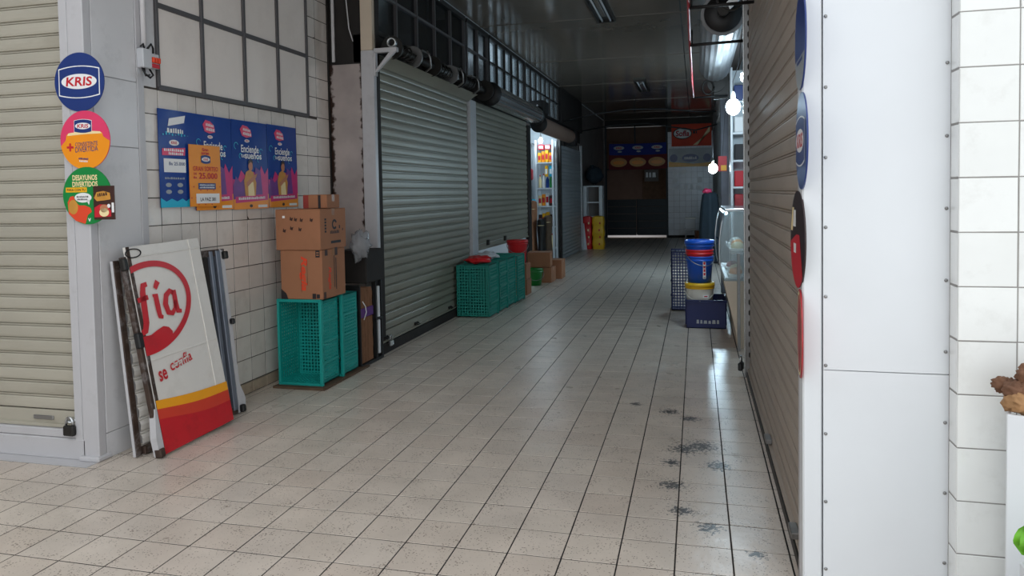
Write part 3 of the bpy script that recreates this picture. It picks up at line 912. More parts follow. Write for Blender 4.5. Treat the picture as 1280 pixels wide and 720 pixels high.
# ------------------------------------------------------------------ lamps
def bulb(label, loc, cord, r=.045, m='lampglow'):
    t = thing('hanging_bulb', label, 'lamp', loc)
    obj('bulb', MB().ball((0, 0, 0), r, r, r * 1.15, 16, 10), M[m], t)
    obj('lamp_socket', MB().lathe([(.02, r), (.024, r + .02), (.022, r + .07), (.012, r + .09)], 14), M['white_plastic'], t)
    obj('cord', MB().tube([(0, 0, r + .08)] + [(x - loc[0], y - loc[1], z - loc[2]) for x, y, z in cord], .005, 6), M['black'], t)


bulb('glaring cold-white bulb in front of the right shop', (.492, 5.05, 2.53), [(.492, 5.05, 2.80), (.55, 5.05, 2.98), (.59, 5.05, 3.38)], .075)
bulb('second bright bulb, half behind the grey guide post on the right', (.60, 4.75, 2.80), [(.60, 4.75, 3.2), (.62, 4.75, 3.38)], .05)
bulb('farther cold-white bulb low over the right side by the tiled back wall', (.42, 11.6, 2.06), [(.42, 11.6, 2.7), (.50, 11.6, 3.0), (.59, 11.6, 3.25)], .085, 'lampglow_far')
bulb('bulb lighting the goods in the open shop on the left', (-3.36, 13.45, 2.84), [(-3.36, 13.45, 3.4), (-3.36, 13.45, CEIL - .01)], .05)
bulb('unseen bulb added high inside the left shops to light the pale upper windows', (-4.6, 9.6, 3.5), [(-4.6, 9.6, 3.9), (-4.6, 9.6, CEIL - .01)], .06, 'lampglow_high')  # added out of view so the clerestory panes look lit


def troffer(label, x0, x1, y0, y1):
    t = thing('ceiling_light', label, 'lamp', ((x0 + x1) / 2, (y0 + y1) / 2, CEIL))
    w, l = (x1 - x0) / 2, (y1 - y0) / 2
    mb = MB().box(-w, w, -l, l, -.012, -.002)
    for s_ in (-1, 1):
        mb.box(s_ * w - .012, s_ * w + .012, -l, l, -.05, -.002)
        mb.box(-w, w, s_ * l - .012, s_ * l + .012, -.05, -.002)
    obj('housing', mb, M['darkmetal'], t)
    for x in (-.5 * w, .5 * w):
        obj('tube', MB().cyl((x, -l + .05, -.035), (x, l - .05, -.035), .014, n=10), M['grey_plastic'], t)
    obj('ballast', MB().box(-.03, .03, -l * .5, l * .6, -.045, -.012, .004), M['bright_steel'], t)


troffer('unlit ceiling light with open housing, nearer of the two', -1.27, -1.03, 5.9, 7.70)
troffer('unlit ceiling light, the small farther one deep in the corridor', -1.25, -1.01, 13.8, 15.55)
mb = MB().tube([(-3.0, 14.4, 3.35), (-2.3, 14.6, 3.52), (-1.4, 14.8, 3.62), (-.6, 14.9, 3.60), (.1, 15, 3.52), (.66, 15, 3.50)], .018, 6)
tag(obj('slack_cable', mb, M['black']), 'upper of two slack black cables crossing under the ceiling', 'cable')
mb = MB().tube([(-3.0, 17.4, 3.35), (-2.2, 17.5, 3.48), (-1.2, 17.6, 3.52), (-.6, 17.6, 3.40), (.1, 17.6, 3.28), (.66, 17.6, 3.42)], .018, 6)
tag(obj('slack_cable', mb, M['black']), 'lower of two slack black cables, nearer the back wall', 'cable')

# ------------------------------------------------------------------ electrics on the left pillar
t = thing('conduit_pipe', 'grey conduit pipe running down to the breaker on the left wall', 'pipe', (-3.53, 1.085, 2.69))
obj('pipe', MB().cyl((0, 0, 0), (0, 0, 1.48), .0165, n=14), M['conduit'], t)
for z in (.35, 1.1):
    obj('pipe_clip', MB().box(-.03, .02, -.03, .03, z, z + .02, .003), M['steel'], t)
t = thing('circuit_breaker', 'small circuit breaker with orange switches under the conduit pipe', 'breaker', (-3.55, 1.10, 2.60))
obj('breaker_body', MB().box(0, .055, -.065, .02, -.06, .07, .005), M['grey_plastic'], t)
obj('switch_block', MB().box(.0, .045, .02, .10, -.05, .05, .004), M['grey_plastic'], t)
for k in range(3):
    y = .03 + k * .026
    obj('switch', MB().box(.045, .068, y - .009, y + .009, -.015, .022, .004), M['print_orange'], t)
obj('terminal', MB().box(.045, .052, .025, .095, -.048, -.02, .002), M['print_red'], t)
mb = MB().tube([(.03, -.02, .07), (.04, -.045, .1), (.03, -.06, .08)], .006, 6).tube([(.03, .0, .07), (.05, .02, .11), (.04, .05, .085), (.03, .06, .05)], .007, 6)
mb.tube([(.03, -.03, -.06), (.05, -.05, -.10), (.06, -.01, -.125), (.05, .03, -.10), (.03, .02, -.06)], .007, 6).tube([(.03, -.05, -.06), (.05, -.04, -.115), (.04, .01, -.10)], .006, 6)
obj('wires', mb, M['black'], t)


# ------------------------------------------------------------------ round cardboard signs
def disc(name, label, mw, r, base, group=None):
    t = thing(name, label, 'sign', group=group, mw=mw)
    n = 56
    mb = MB().prism([(r * math.cos(2 * PI * k / n), r * math.sin(2 * PI * k / n)) for k in range(n)], -.006, 0)
    obj('disc', mb, base, t)
    return t


def round_rect(cu, cv, w, h, bow, n=10):
    """A badge: straight sides, top and bottom bowed by `bow` (positive outwards)."""
    top = [(cu - w / 2 + w * k / n, cv + h / 2 + bow * (1 - (2 * k / n - 1) ** 2)) for k in range(n + 1)]
    bot = [(cu + w / 2 - w * k / n, cv - h / 2 - bow * (1 - (2 * k / n - 1) ** 2)) for k in range(n + 1)]
    return top + bot


def logo_badge(t, cu, cv, w, lift, name='badge', outline=True):
    mb = MB()
    if outline:
        mb.poly(round_rect(cu, cv, w, w * .55, w * .06), lift, 1)
        mb.poly(round_rect(cu, cv, w * .955, w * .51, w * .06), lift + .0006, 0)
    mb.ell(cu, cv + w * .01, w * .43, w * .155, lift + .0012, 1)
    obj(name, mb, [M['print_navy'], M['print_white']], t, flat=True)
    text(t, 'KRIS', M['print_red'], cu, cv + w * .01, w * .64, w * .19, lift + .0018, .025, .1)


yf = .592
m1 = fm((-3.592, yf, 2.383), (1, .02, -.01), (0, 0, 1))
d1 = disc('round_sign', 'navy blue round cardboard sign with red logo lettering, top of three on left pillar', m1, .181, M['print_navy'], 'round signs on the left pillar')
logo_badge(d1, .0, .0, .30, .0006)
m2 = fm((-3.560, yf - .006, 2.024), (1, .02, -.02), (0, 0, 1))
d2 = disc('round_sign', 'pink and yellow round cardboard sign, middle of three on left pillar', m2, .181, M['print_pink'], 'round signs on the left pillar')
logo_badge(d2, -.012, .085, .13, .0012)
mb = MB()
mb.poly([(-.178, -.04), (-.14, .0), (-.135, .03), (-.12, .042), (0, .058), (.11, .052), (.125, .045), (.135, .02), (.178, -.005)] +
        [(.181 * math.cos(a), .181 * math.sin(a)) for a in [-.03 - k * (PI - .28) / 22 for k in range(23)]], .0008, 0)
mb.poly([(-.128, .026), (-.12, .042), (0, .058), (.11, .052), (.125, .04), (0, .036)], .0014, 1)
obj('jar_print', mb, [M['print_orange2'], M['print_cream']], d2, flat=True)
text(d2, '+', M['print_red'], -.108, -.045, .05, .05, .002, .03)
text(d2, 'CONSISTENTE', M['print_navy'], .012, -.024, .165, .026, .002, .0, rot=.06)
text(d2, 'DIVERTIDA', M['print_navy'], .012, -.056, .165, .032, .002, .0, rot=.06)
marks(d2, M['print_navy'], -.012, -.115, .07, .012, 9, .002, rot=-.05, seed=147)
marks(d2, M['print_white'], -.012, -.13, .06, .011, 8, .002, rot=-.05, seed=126)
m3 = fm((-3.556, yf - .010, 1.680), (1, .02, .0), (0, 0, 1))
d3 = disc('round_sign', 'green round cardboard sign with a brown card, bottom of three on left pillar', m3, .178, M['print_green'], 'round signs on the left pillar')
text(d3, 'DESAYUNOS', M['print_cream'], -.012, .112, .18, .034, .0012, .03)
text(d3, 'DIVERTIDOS', M['print_cream'], -.012, .072, .185, .034, .0012, .03)
mb = MB().rect(-.155, -.0, .022, .052, .0008, 0)
mb.ell(-.03, -.012, .062, .03, .0008, 1)
mb.poly([(-.005, -.03), (.012, -.058), (.02, -.025)], .0008, 1)
mb.poly([(-.145, -.04), (-.125, -.005), (-.10, .0), (-.085, -.04), (-.06, -.06), (-.02, -.06), (.02, -.075), (.03, -.10), (.0, -.12), (-.02, -.175), (-.09, -.155), (-.14, -.11)], .0006, 2)
mb.ell(-.105, -.07, .035, .045, .001, 3)
obj('print', mb, [M['print_yellow'], M['print_white'], M['print_orange'], M['print_tan']], d3, flat=True)
text(d3, 'PARA CON TU', M['print_dark'], -.078, .037, .135, .015, .0014, .02)
marks(d3, M['print_dark'], -.034, -.006, .085, .011, 11, .0014, seed=157)
marks(d3, M['print_dark'], -.036, -.022, .075, .011, 10, .0014, seed=135)
text(d3, 'V', M['print_white'], .012, -.15, .022, .022, .0014, .05)
mb = MB().box(-.077, .077, -.104, .104, 0, .006, .002)
cb = obj('card', mb, M['print_brown'], d3, (.127, -.045, .002)); cb['label'] = 'dark brown rectangular card'
mb = MB().poly([(-.07, .03), (-.05, .065), (0, .072), (.045, .06), (.05, .02), (0, .014), (-.05, .01)], .0066, 0)
mb.poly([(-.07, -.09), (-.07, -.03), (-.03, -.01), (.02, -.012), (.05, -.05), (.05, -.085)], .0066, 1)
mb.ell(0, -.06, .035, .026, .0072, 2)
mb.ell(-.0, -.035, .03, .024, .0072, 3)
mb.rect(.055, .072, -.06, .0, .0066, 4)
mb.ell(.035, -.02, .012, .012, .0072, 4)
obj('print', mb, [M['print_tan'], M['print_red'], M['print_cream'], M['print_skin'], M['print_white']], cb, flat=True)
marks(cb, M['print_brown'], -.01, .052, .07, .022, 5, .0072, rot=.12, seed=102)

# round signs seen edge-on at the right jamb
mr1 = fm((.5085, -.08, 1.838), (-.02, -1, 0), (0, 0, 1))
r1 = disc('round_sign', 'navy round sign with red logo seen nearly edge-on at the right jamb', mr1, .192, M['print_navy'])
logo_badge(r1, -.03, .0, .30, .0006)
mr2 = fm((.5075, .025, 1.44), (.012, -1, 0), (0, 0, 1))
r2 = disc('round_sign', 'dark round sign with a red lower half seen edge-on below the navy one', mr2, .200, M['print_hair'])
mb = MB().poly([(.2 * math.cos(a), .2 * math.sin(a)) for a in [PI + .1 + k * (PI - .9) / 20 for k in range(21)]] + [(.06, .02), (-.02, .02)], .0008, 0)
mb.rect(-.12, -.04, .05, .12, .0008, 1)
mb.poly([(-.19, .03), (-.13, .03), (-.09, .13), (-.14, .13)], .0008, 2)
mb.rect(-.1, -.03, -.06, -.02, .0014, 1)
obj('print', mb, [M['print_red'], M['print_white'], M['print_cream']], r2, flat=True)
mr3 = fm((.5085, -.05, 2.24), (-.03, -1, 0), (0, 0, 1))
r3 = disc('round_sign', 'dark purple round sign with a pale foot, topmost at the right jamb', mr3, .196, M['print_navy'])
mb = MB().poly([(.195 * math.cos(a), .195 * math.sin(a)) for a in [PI + .35 + k * (PI - .7) / 20 for k in range(21)]], .0008, 0)
mb.rect(-.1, .1, -.09, -.075, .0014, 1)
obj('print', mb, [M['slat_blue'], M['print_navy']], r3, flat=True)
mr4 = fm((.5075, -.03, 1.06), (-.08, -1, 0), (0, 0, 1))
r4 = disc('round_sign', 'dull red round sign at the right jamb, lowest of the four', mr4, .180, M['rosy'])
MBp = MB().ring(0, 0, .17, .17, .012, .0008, 0)
obj('print', MBp, M['print_cream'], r4, flat=True)

# ------------------------------------------------------------------ posters on the tiled wall
PW = 'posters on the tiled wall'


def poster(label, y0, y1, z0, z1, x, base, tilt=0.0):
    w, h = y1 - y0, z1 - z0
    t = thing('poster', label, 'poster', group=PW, mw=fm((x, (y0 + y1) / 2, (z0 + z1) / 2), (0.0, 1, tilt), (0, 0, 1)))
    mb = MB().grid(10, 10, lambda a, b: ((a - .5) * w, (b - .5) * h, .0015 * math.sin(7 * a) * math.sin(5 * b)))
    mb.box(-w / 2, w / 2, -h / 2, h / 2, -.0035, -.0025)
    obj('sheet', mb, base, t, flat=True)
    return t, w, h


def dream_poster(label, y0, y1, z0, z1, x, hide_left=False):
    t, w, h = poster(label, y0, y1, z0, z1, x, M['print_blue'])
    a, b = w / 2, h / 2
    Lf = .003
    mb = MB()
    # burst of colour below the lettering
    mb.poly([(-a, -b), (a, -b), (a, -.02 * h), (.8 * a, -.10 * h), (.6 * a, .0), (.42 * a, -.14 * h), (.15 * a, -.07 * h), (-.2 * a, -.16 * h), (-.55 * a, -.06 * h), (-.75 * a, -.18 * h), (-a, -.16 * h)], Lf, 0)
    mb.poly([(-a, -b), (-.1 * a, -b), (-.05 * a, -.2 * h), (-.35 * a, -.14 * h), (-.6 * a, -.20 * h), (-.85 * a, -.13 * h), (-a, -.24 * h)], Lf + .0006, 1)
    mb.poly([(.1 * a, -.35 * h), (.25 * a, -.02 * h), (.55 * a, -.06 * h), (.65 * a, -.35 * h)], Lf + .0006, 1)
    mb.poly([(-a, -b), (a, -b), (a, -.33 * h), (.3 * a, -.36 * h), (-.2 * a, -.35 * h), (-a, -.39 * h)], Lf + .0012, 2)
    mb.poly([(-a * .9, -.36 * h), (a * .95, -.33 * h), (a * .95, -.40 * h), (-a * .9, -.43 * h)], Lf + .0018, 0)
    # figure: body, apron, arm, head, hair
    mb.poly([(-.36 * a, -.35 * h), (-.42 * a, -.18 * h), (-.30 * a, -.08 * h), (-.1 * a, -.05 * h), (.12 * a, -.08 * h), (.28 * a, -.2 * h), (.22 * a, -.35 * h)], Lf + .0024, 3)
    mb.poly([(-.2 * a, -.35 * h), (-.2 * a, -.2 * h), (.1 * a, -.19 * h), (.16 * a, -.35 * h)], Lf + .003, 4)
    mb.poly([(-.30 * a, -.20 * h), (-.24 * a, -.25 * h), (.26 * a, -.14 * h), (.34 * a, -.09 * h), (.24 * a, -.10 * h)], Lf + .0036, 5)
    mb.ell(-.04 * a, -.01 * h, .12 * a, .055 * h, Lf + .0036, 5, 24)
    mb.poly([(-.17 * a, .0 * h), (-.15 * a, .05 * h), (-.02 * a, .075 * h), (.1 * a, .05 * h), (.10 * a, .015 * h), (-.02 * a, .04 * h), (-.12 * a, .02 * h)], Lf + .0042, 6)
    # footer boxes
    mb.rect(.35 * a, .9 * a, -.485 * h, -.455 * h, Lf + .0018, 7)
    mb.ell(-.05 * a, -.465 * h, .09 * a, .018 * h, Lf + .0018, 6, 16)
    # sparkle strokes round the lettering
    for cu, cv, ru in ((-.78, .21, .09), (.62, .17, .07), (.48, .07, .08), (-.55, .1, .07)):
        mb.ring(cu * a, cv * h, ru * a * 1.3, ru * a * 1.3, .006, Lf, 8, .3, 4.6, 14)
    mb.poly([(-.55 * a, .40 * h), (-.4 * a, .45 * h), (-.15 * a, .44 * h), (.05 * a, .40 * h), (.1 * a, .33 * h), (-.2 * a, .31 * h), (-.45 * a, .33 * h)], Lf, 9)
    mb.ell(-.18 * a, .275 * h, .14 * a, .018 * h, Lf + .0006, 7, 20)
    obj('print', mb, [M['print_magenta'], M['print_purple'], M['print_orange2'], M['print_tan'], M['print_cream'], M['print_skin'], M['print_hair'], M['print_white'], M['print_cyan'], M['print_pink']], t, flat=True)
    text(t, 'Enciende', M['print_white'], -.02 * a, .185 * h, 1.0 * a, .085 * h, Lf + .0006, .018)
    text(t, 'tus', M['print_white'], -.42 * a, .105 * h, .22 * a, .04 * h, Lf + .0006, .012)
    text(t, 'sueños', M['print_white'], .16 * a, .11 * h, .95 * a, .075 * h, Lf + .0006, .020)
    marks(t, M['print_white'], .0, -.375 * h, 1.5 * a, .03 * h, 22, Lf + .0048, rot=.02, seed=225)
    text(t, 'KRIS', M['print_red'], -.18 * a, .275 * h, .16 * a, .02 * h, Lf + .0012, .03)
    marks(t, M['print_white'], -.18 * a, .40 * h, .4 * a, .03 * h, 8, Lf + .0006, rot=-.08, seed=140)
    marks(t, M['print_white'], -.16 * a, .355 * h, .45 * a, .035 * h, 7, Lf + .0006, rot=-.08, seed=126)
    return t


p1, w1, h1 = poster('narrow blue poster with a cyan foot, left end of the poster row', 1.222, 1.600, 1.590, 2.290, -3.553, M['print_blue'])
a, b = w1 / 2, h1 / 2
mb = MB().poly([(-a, -b), (.6 * a, -b), (.62 * a, -.41 * h1), (.4 * a, -.44 * h1), (.2 * a, -.41 * h1), (-.1 * a, -.44 * h1), (-.4 * a, -.41 * h1), (-.7 * a, -.44 * h1), (-a, -.40 * h1)], .003, 0)
mb.poly([(-.5 * a, .33 * h1), (.42 * a, .38 * h1), (.5 * a, .46 * h1), (-.42 * a, .41 * h1)], .003, 1)
mb.rect(-.78 * a, .45 * a, -.14 * h1, .0, .003, 1)
mb.ell(-.18 * a, .165 * h1, .28 * a, .03 * h1, .003, 1, 24)
mb.poly([(-.85 * a, .03 * h1), (.42 * a, .04 * h1), (.45 * a, .12 * h1), (-.85 * a, .10 * h1)], .003, 2)
for k in range(4):
    mb.ell(-.55 * a + .4 * a * (k % 2) * 1.6, -.27 * h1 - .07 * h1 * (k // 2), .16 * a, .022 * h1, .003, 3, 16)
for k in range(9):
    mb.rect(-.8 * a + .17 * a * k, -.72 * a + .17 * a * k, .235 * h1 + .004 * (k % 3), .25 * h1 + .006 * ((k * 7) % 4), .003, 0)
obj('print', mb, [M['print_cyan'], M['print_white'], M['print_pink'], M['slat_blue']], p1, flat=True)
text(p1, 'KRIS', M['print_red'], -.18 * a, .165 * h1, .32 * a, .03 * h1, .0036, .03)
marks(p1, M['print_white'], -.1 * a, .29 * h1, .9 * a, .05 * h1, 7, .0036, seed=150)
marks(p1, M['print_white'], -.2 * a, .09 * h1, 1.1 * a, .03 * h1, 10, .0036, seed=141)
marks(p1, M['print_white'], -.1 * a, .055 * h1, .8 * a, .03 * h1, 8, .0036, seed=123)
text(p1, 'Bs 25.000', M['print_navy'], -.05 * a, -.05 * h1, .9 * a, .035 * h1, .0036, .02)
marks(p1, M['slat_blue'], -.2 * a, -.20 * h1, 1.1 * a, .022 * h1, 10, .0036, seed=152)
dream_poster('blue and magenta poster half covered by the orange poster', 1.602, 2.062, 1.560, 2.290, -3.556)
dream_poster('blue and magenta poster with a figure, second from the right end of the row', 2.066, 2.574, 1.555, 2.292, -3.556)
dream_poster('blue and magenta poster with a figure, right end of the row beside the window bar', 2.580, 3.065, 1.560, 2.296, -3.556)
p5, w5, h5 = poster('orange prize-draw poster with red figures pinned over the blue ones', 1.515, 1.884, 1.590, 2.055, -3.536, M['print_orange2'])
a, b = w5 / 2, h5 / 2
mb = MB().rect(-.5 * a, .62 * a, -.22 * h5, -.12 * h5, .003, 0)
mb.rect(-.65 * a, .85 * a, -.45 * h5, -.29 * h5, .003, 1)
mb.poly(round_rect(.02 * a, .27 * h5, .6 * a, .10 * h5, .01), .003, 0)
mb.ell(.02 * a, .27 * h5, .26 * a, .035 * h5, .0036, 1, 24)
for k in range(14):
    mb.ell(-.92 * a + .14 * a * k, (-.36 + .09 * ((k * 5) % 3)) * h5 * (1 if k in (0, 1, 12, 13) else 2.9 * .45), .035 * a, .012 * h5, .0028, 2, 8)
obj('print', mb, [M['print_navy'], M['print_white'], M['print_red']], p5, flat=True)
text(p5, 'Gran', M['print_red'], .0, .43 * h5, .4 * a, .05 * h5, .0036, .03)
text(p5, 'sorteo', M['print_red'], .0, .37 * h5, .5 * a, .045 * h5, .0036, .03)
text(p5, 'KRIS', M['print_red'], .02 * a, .27 * h5, .3 * a, .04 * h5, .0042, .03)
text(p5, 'GRAN SORTEO', M['print_red'], .0, .115 * h5, 1.6 * a, .075 * h5, .0036, .012)
text(p5, '25.000', M['print_red'], .15 * a, .0, 1.2 * a, .10 * h5, .0036, .018)
text(p5, 'DE', M['print_red'], -.68 * a, .03 * h5, .2 * a, .035 * h5, .0036, .03)
text(p5, 'Bs', M['print_red'], -.68 * a, -.03 * h5, .2 * a, .035 * h5, .0036, .03)
marks(p5, M['print_white'], .06 * a, -.15 * h5, .95 * a, .025 * h5, 17, .0036, seed=192)
marks(p5, M['print_white'], .06 * a, -.19 * h5, .95 * a, .025 * h5, 16, .0036, seed=183)
text(p5, 'LA PAZ 381', M['print_dark'], .1 * a, -.385 * h5, 1.0 * a, .06 * h5, .0036, .02)

# ------------------------------------------------------------------ sign panel and frame leaning on the left wall
fbl = Vector((-3.375, .705, .008))
fmw = fm(fbl, (.062, 1.016, 0), (-.135, -.085, 1.25))
fr = thing('louvred_frame', 'worn metal frame with slats leaning behind the painted sign panel', 'frame', mw=fmw)
W_, H_ = 1.03, 1.26
obj('stile', MB().box(0, .045, 0, H_, -.02, .004, .003), M['worn_edge'], fr)
obj('edge_angle', MB().box(-.008, -.0005, 0, H_, -.02, .0, .002), M['white'], fr)
obj('top_rail', MB().box(.055, W_, H_ - .05, H_, -.018, .018, .004), M['worn_edge'], fr)
obj('bottom_rail', MB().box(.055, W_, 0, .05, -.018, .02, .004), M['worn_edge'], fr)
mb = MB()
prof = [(0, 0), (.012, .012), (.045, .016), (.066, .012), (.072, -.004), (.078, .006), (.086, 0)]
for (v0, d0), (v1, d1_) in zip(prof, prof[1:]):
    mb.add([(.056, v0, d0), (.36, v0, d0), (.36, v1, d1_), (.056, v1, d1_)], [(0, 1, 2, 3)])
sl = mb.mesh('slat', M['sign_white'], False)
for k in range(13):
    link('slat', sl, fr, (0, .055 + k * .088, -.008 + random.uniform(-.002, .002)))
obj('inner_stile', MB().box(.345, .375, .0, H_, -.018, .03, .003), M['worn_edge'], fr)
for u0, u1, m_, d in ((.80, .845, 'dark', .012), (.85, .885, 'blue_steel', .03), (.89, .915, 'darkmetal', .008), (.92, .965, 'blue_steel', .03)):
    obj('channel', MB().box(u0, u1, .03, H_ - .01, -.018, d, .004), M[m_], fr)
obj('edge_flange', MB().prism([(.970, -.0), (1.05, .02), (1.06, .10), (1.01, .22), (1.005, H_ - .03), (.970, H_)], -.02, .028), M['white'], fr)
for v, s_ in ((H_ - .05, .03), (.70, .022), (.03, .028)):
    obj('bolt_block', MB().box(.985 - s_ * .2, .985 + s_ * 1.3, v - s_, v + s_, .02, .06, .008), M['black'] if v < 1 else M['darkmetal'], fr)

sbl = Vector((-3.226, .772, .012))
smw = fm(sbl, (.025, 1, .025), (-.222, -.022, 1.33))
sp = thing('sign_panel', 'white metal panel painted with half a red circle and yellow-red waves', 'sign', mw=smw)
SW, SH = .692, 1.352
obj('board', MB().box(0, SW, 0, SH, -.012, .010, .003), M['sign_white'], sp)
for u0, u1 in ((0, .028), (SW - .115, SW - .10)):
    obj('raised_edge', MB().box(u0, u1, .0, SH, .010, .016, .002), M['sign_white'] if u0 else M['worn_edge'], sp)
obj('cross_bar', MB().box(.03, SW - .01, SH - .075, SH - .065, .010, .016, .002), M['sign_white'], sp)
obj('cross_bar', MB().box(.03, SW - .01, .60, .612, .010, .015, .002), M['sign_white'], sp)
obj('side_edge', MB().box(-.03, -.001, -.01, SH - .06, -.03, .008, .004), M['worn_edge'], sp)
obj('edge_lug', MB().box(-.045, .0, .70, .80, -.02, .022, .008), M['black'], sp)
obj('edge_lug', MB().box(-.045, -.005, SH - .15, SH - .07, -.02, .022, .008), M['darkmetal'], sp)
obj('edge_foot', MB().prism([(-.05, .0), (-.005, .0), (-.005, .30), (-.02, .30), (-.055, .12)], -.03, .018), M['white'], sp)
obj('edge_foot', MB().box(-.055, -.01, -.006, .05, -.02, .03, .006), M['worn_edge'], sp)
mb = MB(); Lf = .0166
cu, cv, RX, RY = .095, .942, .405, .300
pts = []
def wave(v0, am, ph):
    return [(SW * k / 24, v0 + am * math.sin(ph + 4.2 * k / 24) - .065 * k / 24) for k in range(25)]
y0_, y1_, y2_ = wave(.345, .008, 2.6), wave(.285, .012, 2.4), wave(.212, .016, 2.0)
for lo, hi, mi in ((y1_, y0_, 2), (y2_, y1_, 1)):
    v = []
    for p, q in zip(lo, hi):
        v += [(p[0], p[1], Lf), (q[0], q[1], Lf)]
    mb.add(v, [(2 * k, 2 * k + 2, 2 * k + 3, 2 * k + 1) for k in range(24)], False, mi)
v = []
for p in y2_:
    v += [(p[0], 0.0, Lf), (p[0], p[1], Lf)]
mb.add(v, [(2 * k, 2 * k + 2, 2 * k + 3, 2 * k + 1) for k in range(24)], False, 0)
# the half circle: only what lies on the panel
ringp = []
for k in range(61):
    t_ = -PI * .60 + PI * 1.20 * k / 60
    for e_ in (0, 1):
        rx_, ry_ = RX - .045 * e_, RY - .040 * e_
        ringp.append((max(.0, cu + rx_ * math.cos(t_) + .02 * math.sin(t_)), cv + ry_ * math.sin(t_) + .03 * math.cos(t_), Lf))
mb.add(ringp, [(2 * k, 2 * k + 2, 2 * k + 3, 2 * k + 1) for k in range(60)], False, 0)
mb.poly([(0, .645), (.10, .655), (.19, .685), (.26, .73), (.262, .752), (.235, .785), (.19, .80), (.13, .785), (.07, .765), (0, .768)], Lf + .0004, 0)
obj('painted_emblem', mb, [M['sign_red'], M['sign_orange'], M['sign_yellow']], sp, flat=True)
# painted letters: f, i with accent, a
mb = MB()
def stroke(pts, w, lift=Lf + .0008, mi=0):
    n = len(pts)
    v = []
    for i, p in enumerate(pts):
        q0, q1 = pts[max(0, i - 1)], pts[min(n - 1, i + 1)]
        dx, dy = q1[0] - q0[0], q1[1] - q0[1]
        l = math.hypot(dx, dy) or 1
        ww = w if not isinstance(w, (list, tuple)) else w[i]
        v += [(p[0] - dy / l * ww, p[1] + dx / l * ww, lift), (p[0] + dy / l * ww, p[1] - dx / l * ww, lift)]
    mb.add(v, [(2 * k, 2 * k + 2, 2 * k + 3, 2 * k + 1) for k in range(n - 1)], False, mi)
stroke([(.0, .79), (.03, .80), (.05, .85), (.058, .95), (.066, 1.04), (.08, 1.09), (.115, 1.095)], [.018, .024, .025, .025, .024, .022, .016])
stroke([(.012, 1.0), (.105, 1.01)], .016)
stroke([(.145, 1.01), (.172, 1.012), (.174, .92), (.178, .868), (.205, .858)], [.012, .022, .022, .020, .012])
stroke([(.178, 1.055), (.212, 1.10)], [.016, .022])
stroke([(.335, 1.0), (.305, 1.02), (.265, .995), (.245, .94), (.258, .88), (.295, .868), (.328, .90), (.338, .95)], [.018, .018, .022, .024, .022, .018, .016, .014])
stroke([(.342, 1.02), (.340, .93), (.348, .875), (.382, .868)], [.020, .022, .021, .012])
obj('lettering', mb, M['sign_red'], sp, flat=True)
text(sp, 'se', M['sign_red'], .105, .49, .075, .07, Lf + .0006, .02, rot=.08)
text(sp, 'confía', M['sign_red'], .285, .545, .215, .075, Lf + .0006, .01, rot=.13)
mb = MB()
for (u, v_, du) in ((.20, .51, .05), (.26, .52, .04), (.31, .54, .05), (.35, .56, .03), (.22, .53, .08)):
    mb.poly([(u, v_), (u + du, v_ + .012), (u + du, v_ + .022), (u, v_ + .010)], Lf + .0012)
obj('scraped_paint', mb, M['sign_white'], sp, flat=True)
mb = MB().tube([(.05 + .065 * math.cos(a_ * PI / 12), SH - .045 + .028 * math.sin(a_ * PI / 12), .018) for a_ in range(25)], .004, 6)
obj('wire_loop', mb, M['black'], sp)

# ------------------------------------------------------------------ plastic crates
def lattice(mb, o, du, dv, lu, lv, nu, nv, bar, th, frame=.02):
    """A panel of crossing bars: o corner, du/dv unit vectors, th thickness along du x dv."""
    o, du, dv = Vector(o), Vector(du), Vector(dv); dn = du.cross(dv)
    m = Matrix(((du.x, dv.x, dn.x, o.x), (du.y, dv.y, dn.y, o.y), (du.z, dv.z, dn.z, o.z), (0, 0, 0, 1)))
    old = mb.x.copy(); mb.x = old @ m
    for k in range(1, nu):
        u = lu * k / nu
        mb.box(u - bar / 2, u + bar / 2, frame, lv - frame, 0, th * .8)
    for k in range(1, nv):
        v = lv * k / nv
        mb.box(frame, lu - frame, v - bar / 2, v + bar / 2, .0005, th * .85)
    mb.box(0, lu, 0, frame, 0, th); mb.box(0, lu, lv - frame, lv, 0, th)
    mb.box(0, frame, frame, lv - frame, 0, th); mb.box(lu - frame, lu, frame, lv - frame, 0, th)
    mb.x = old


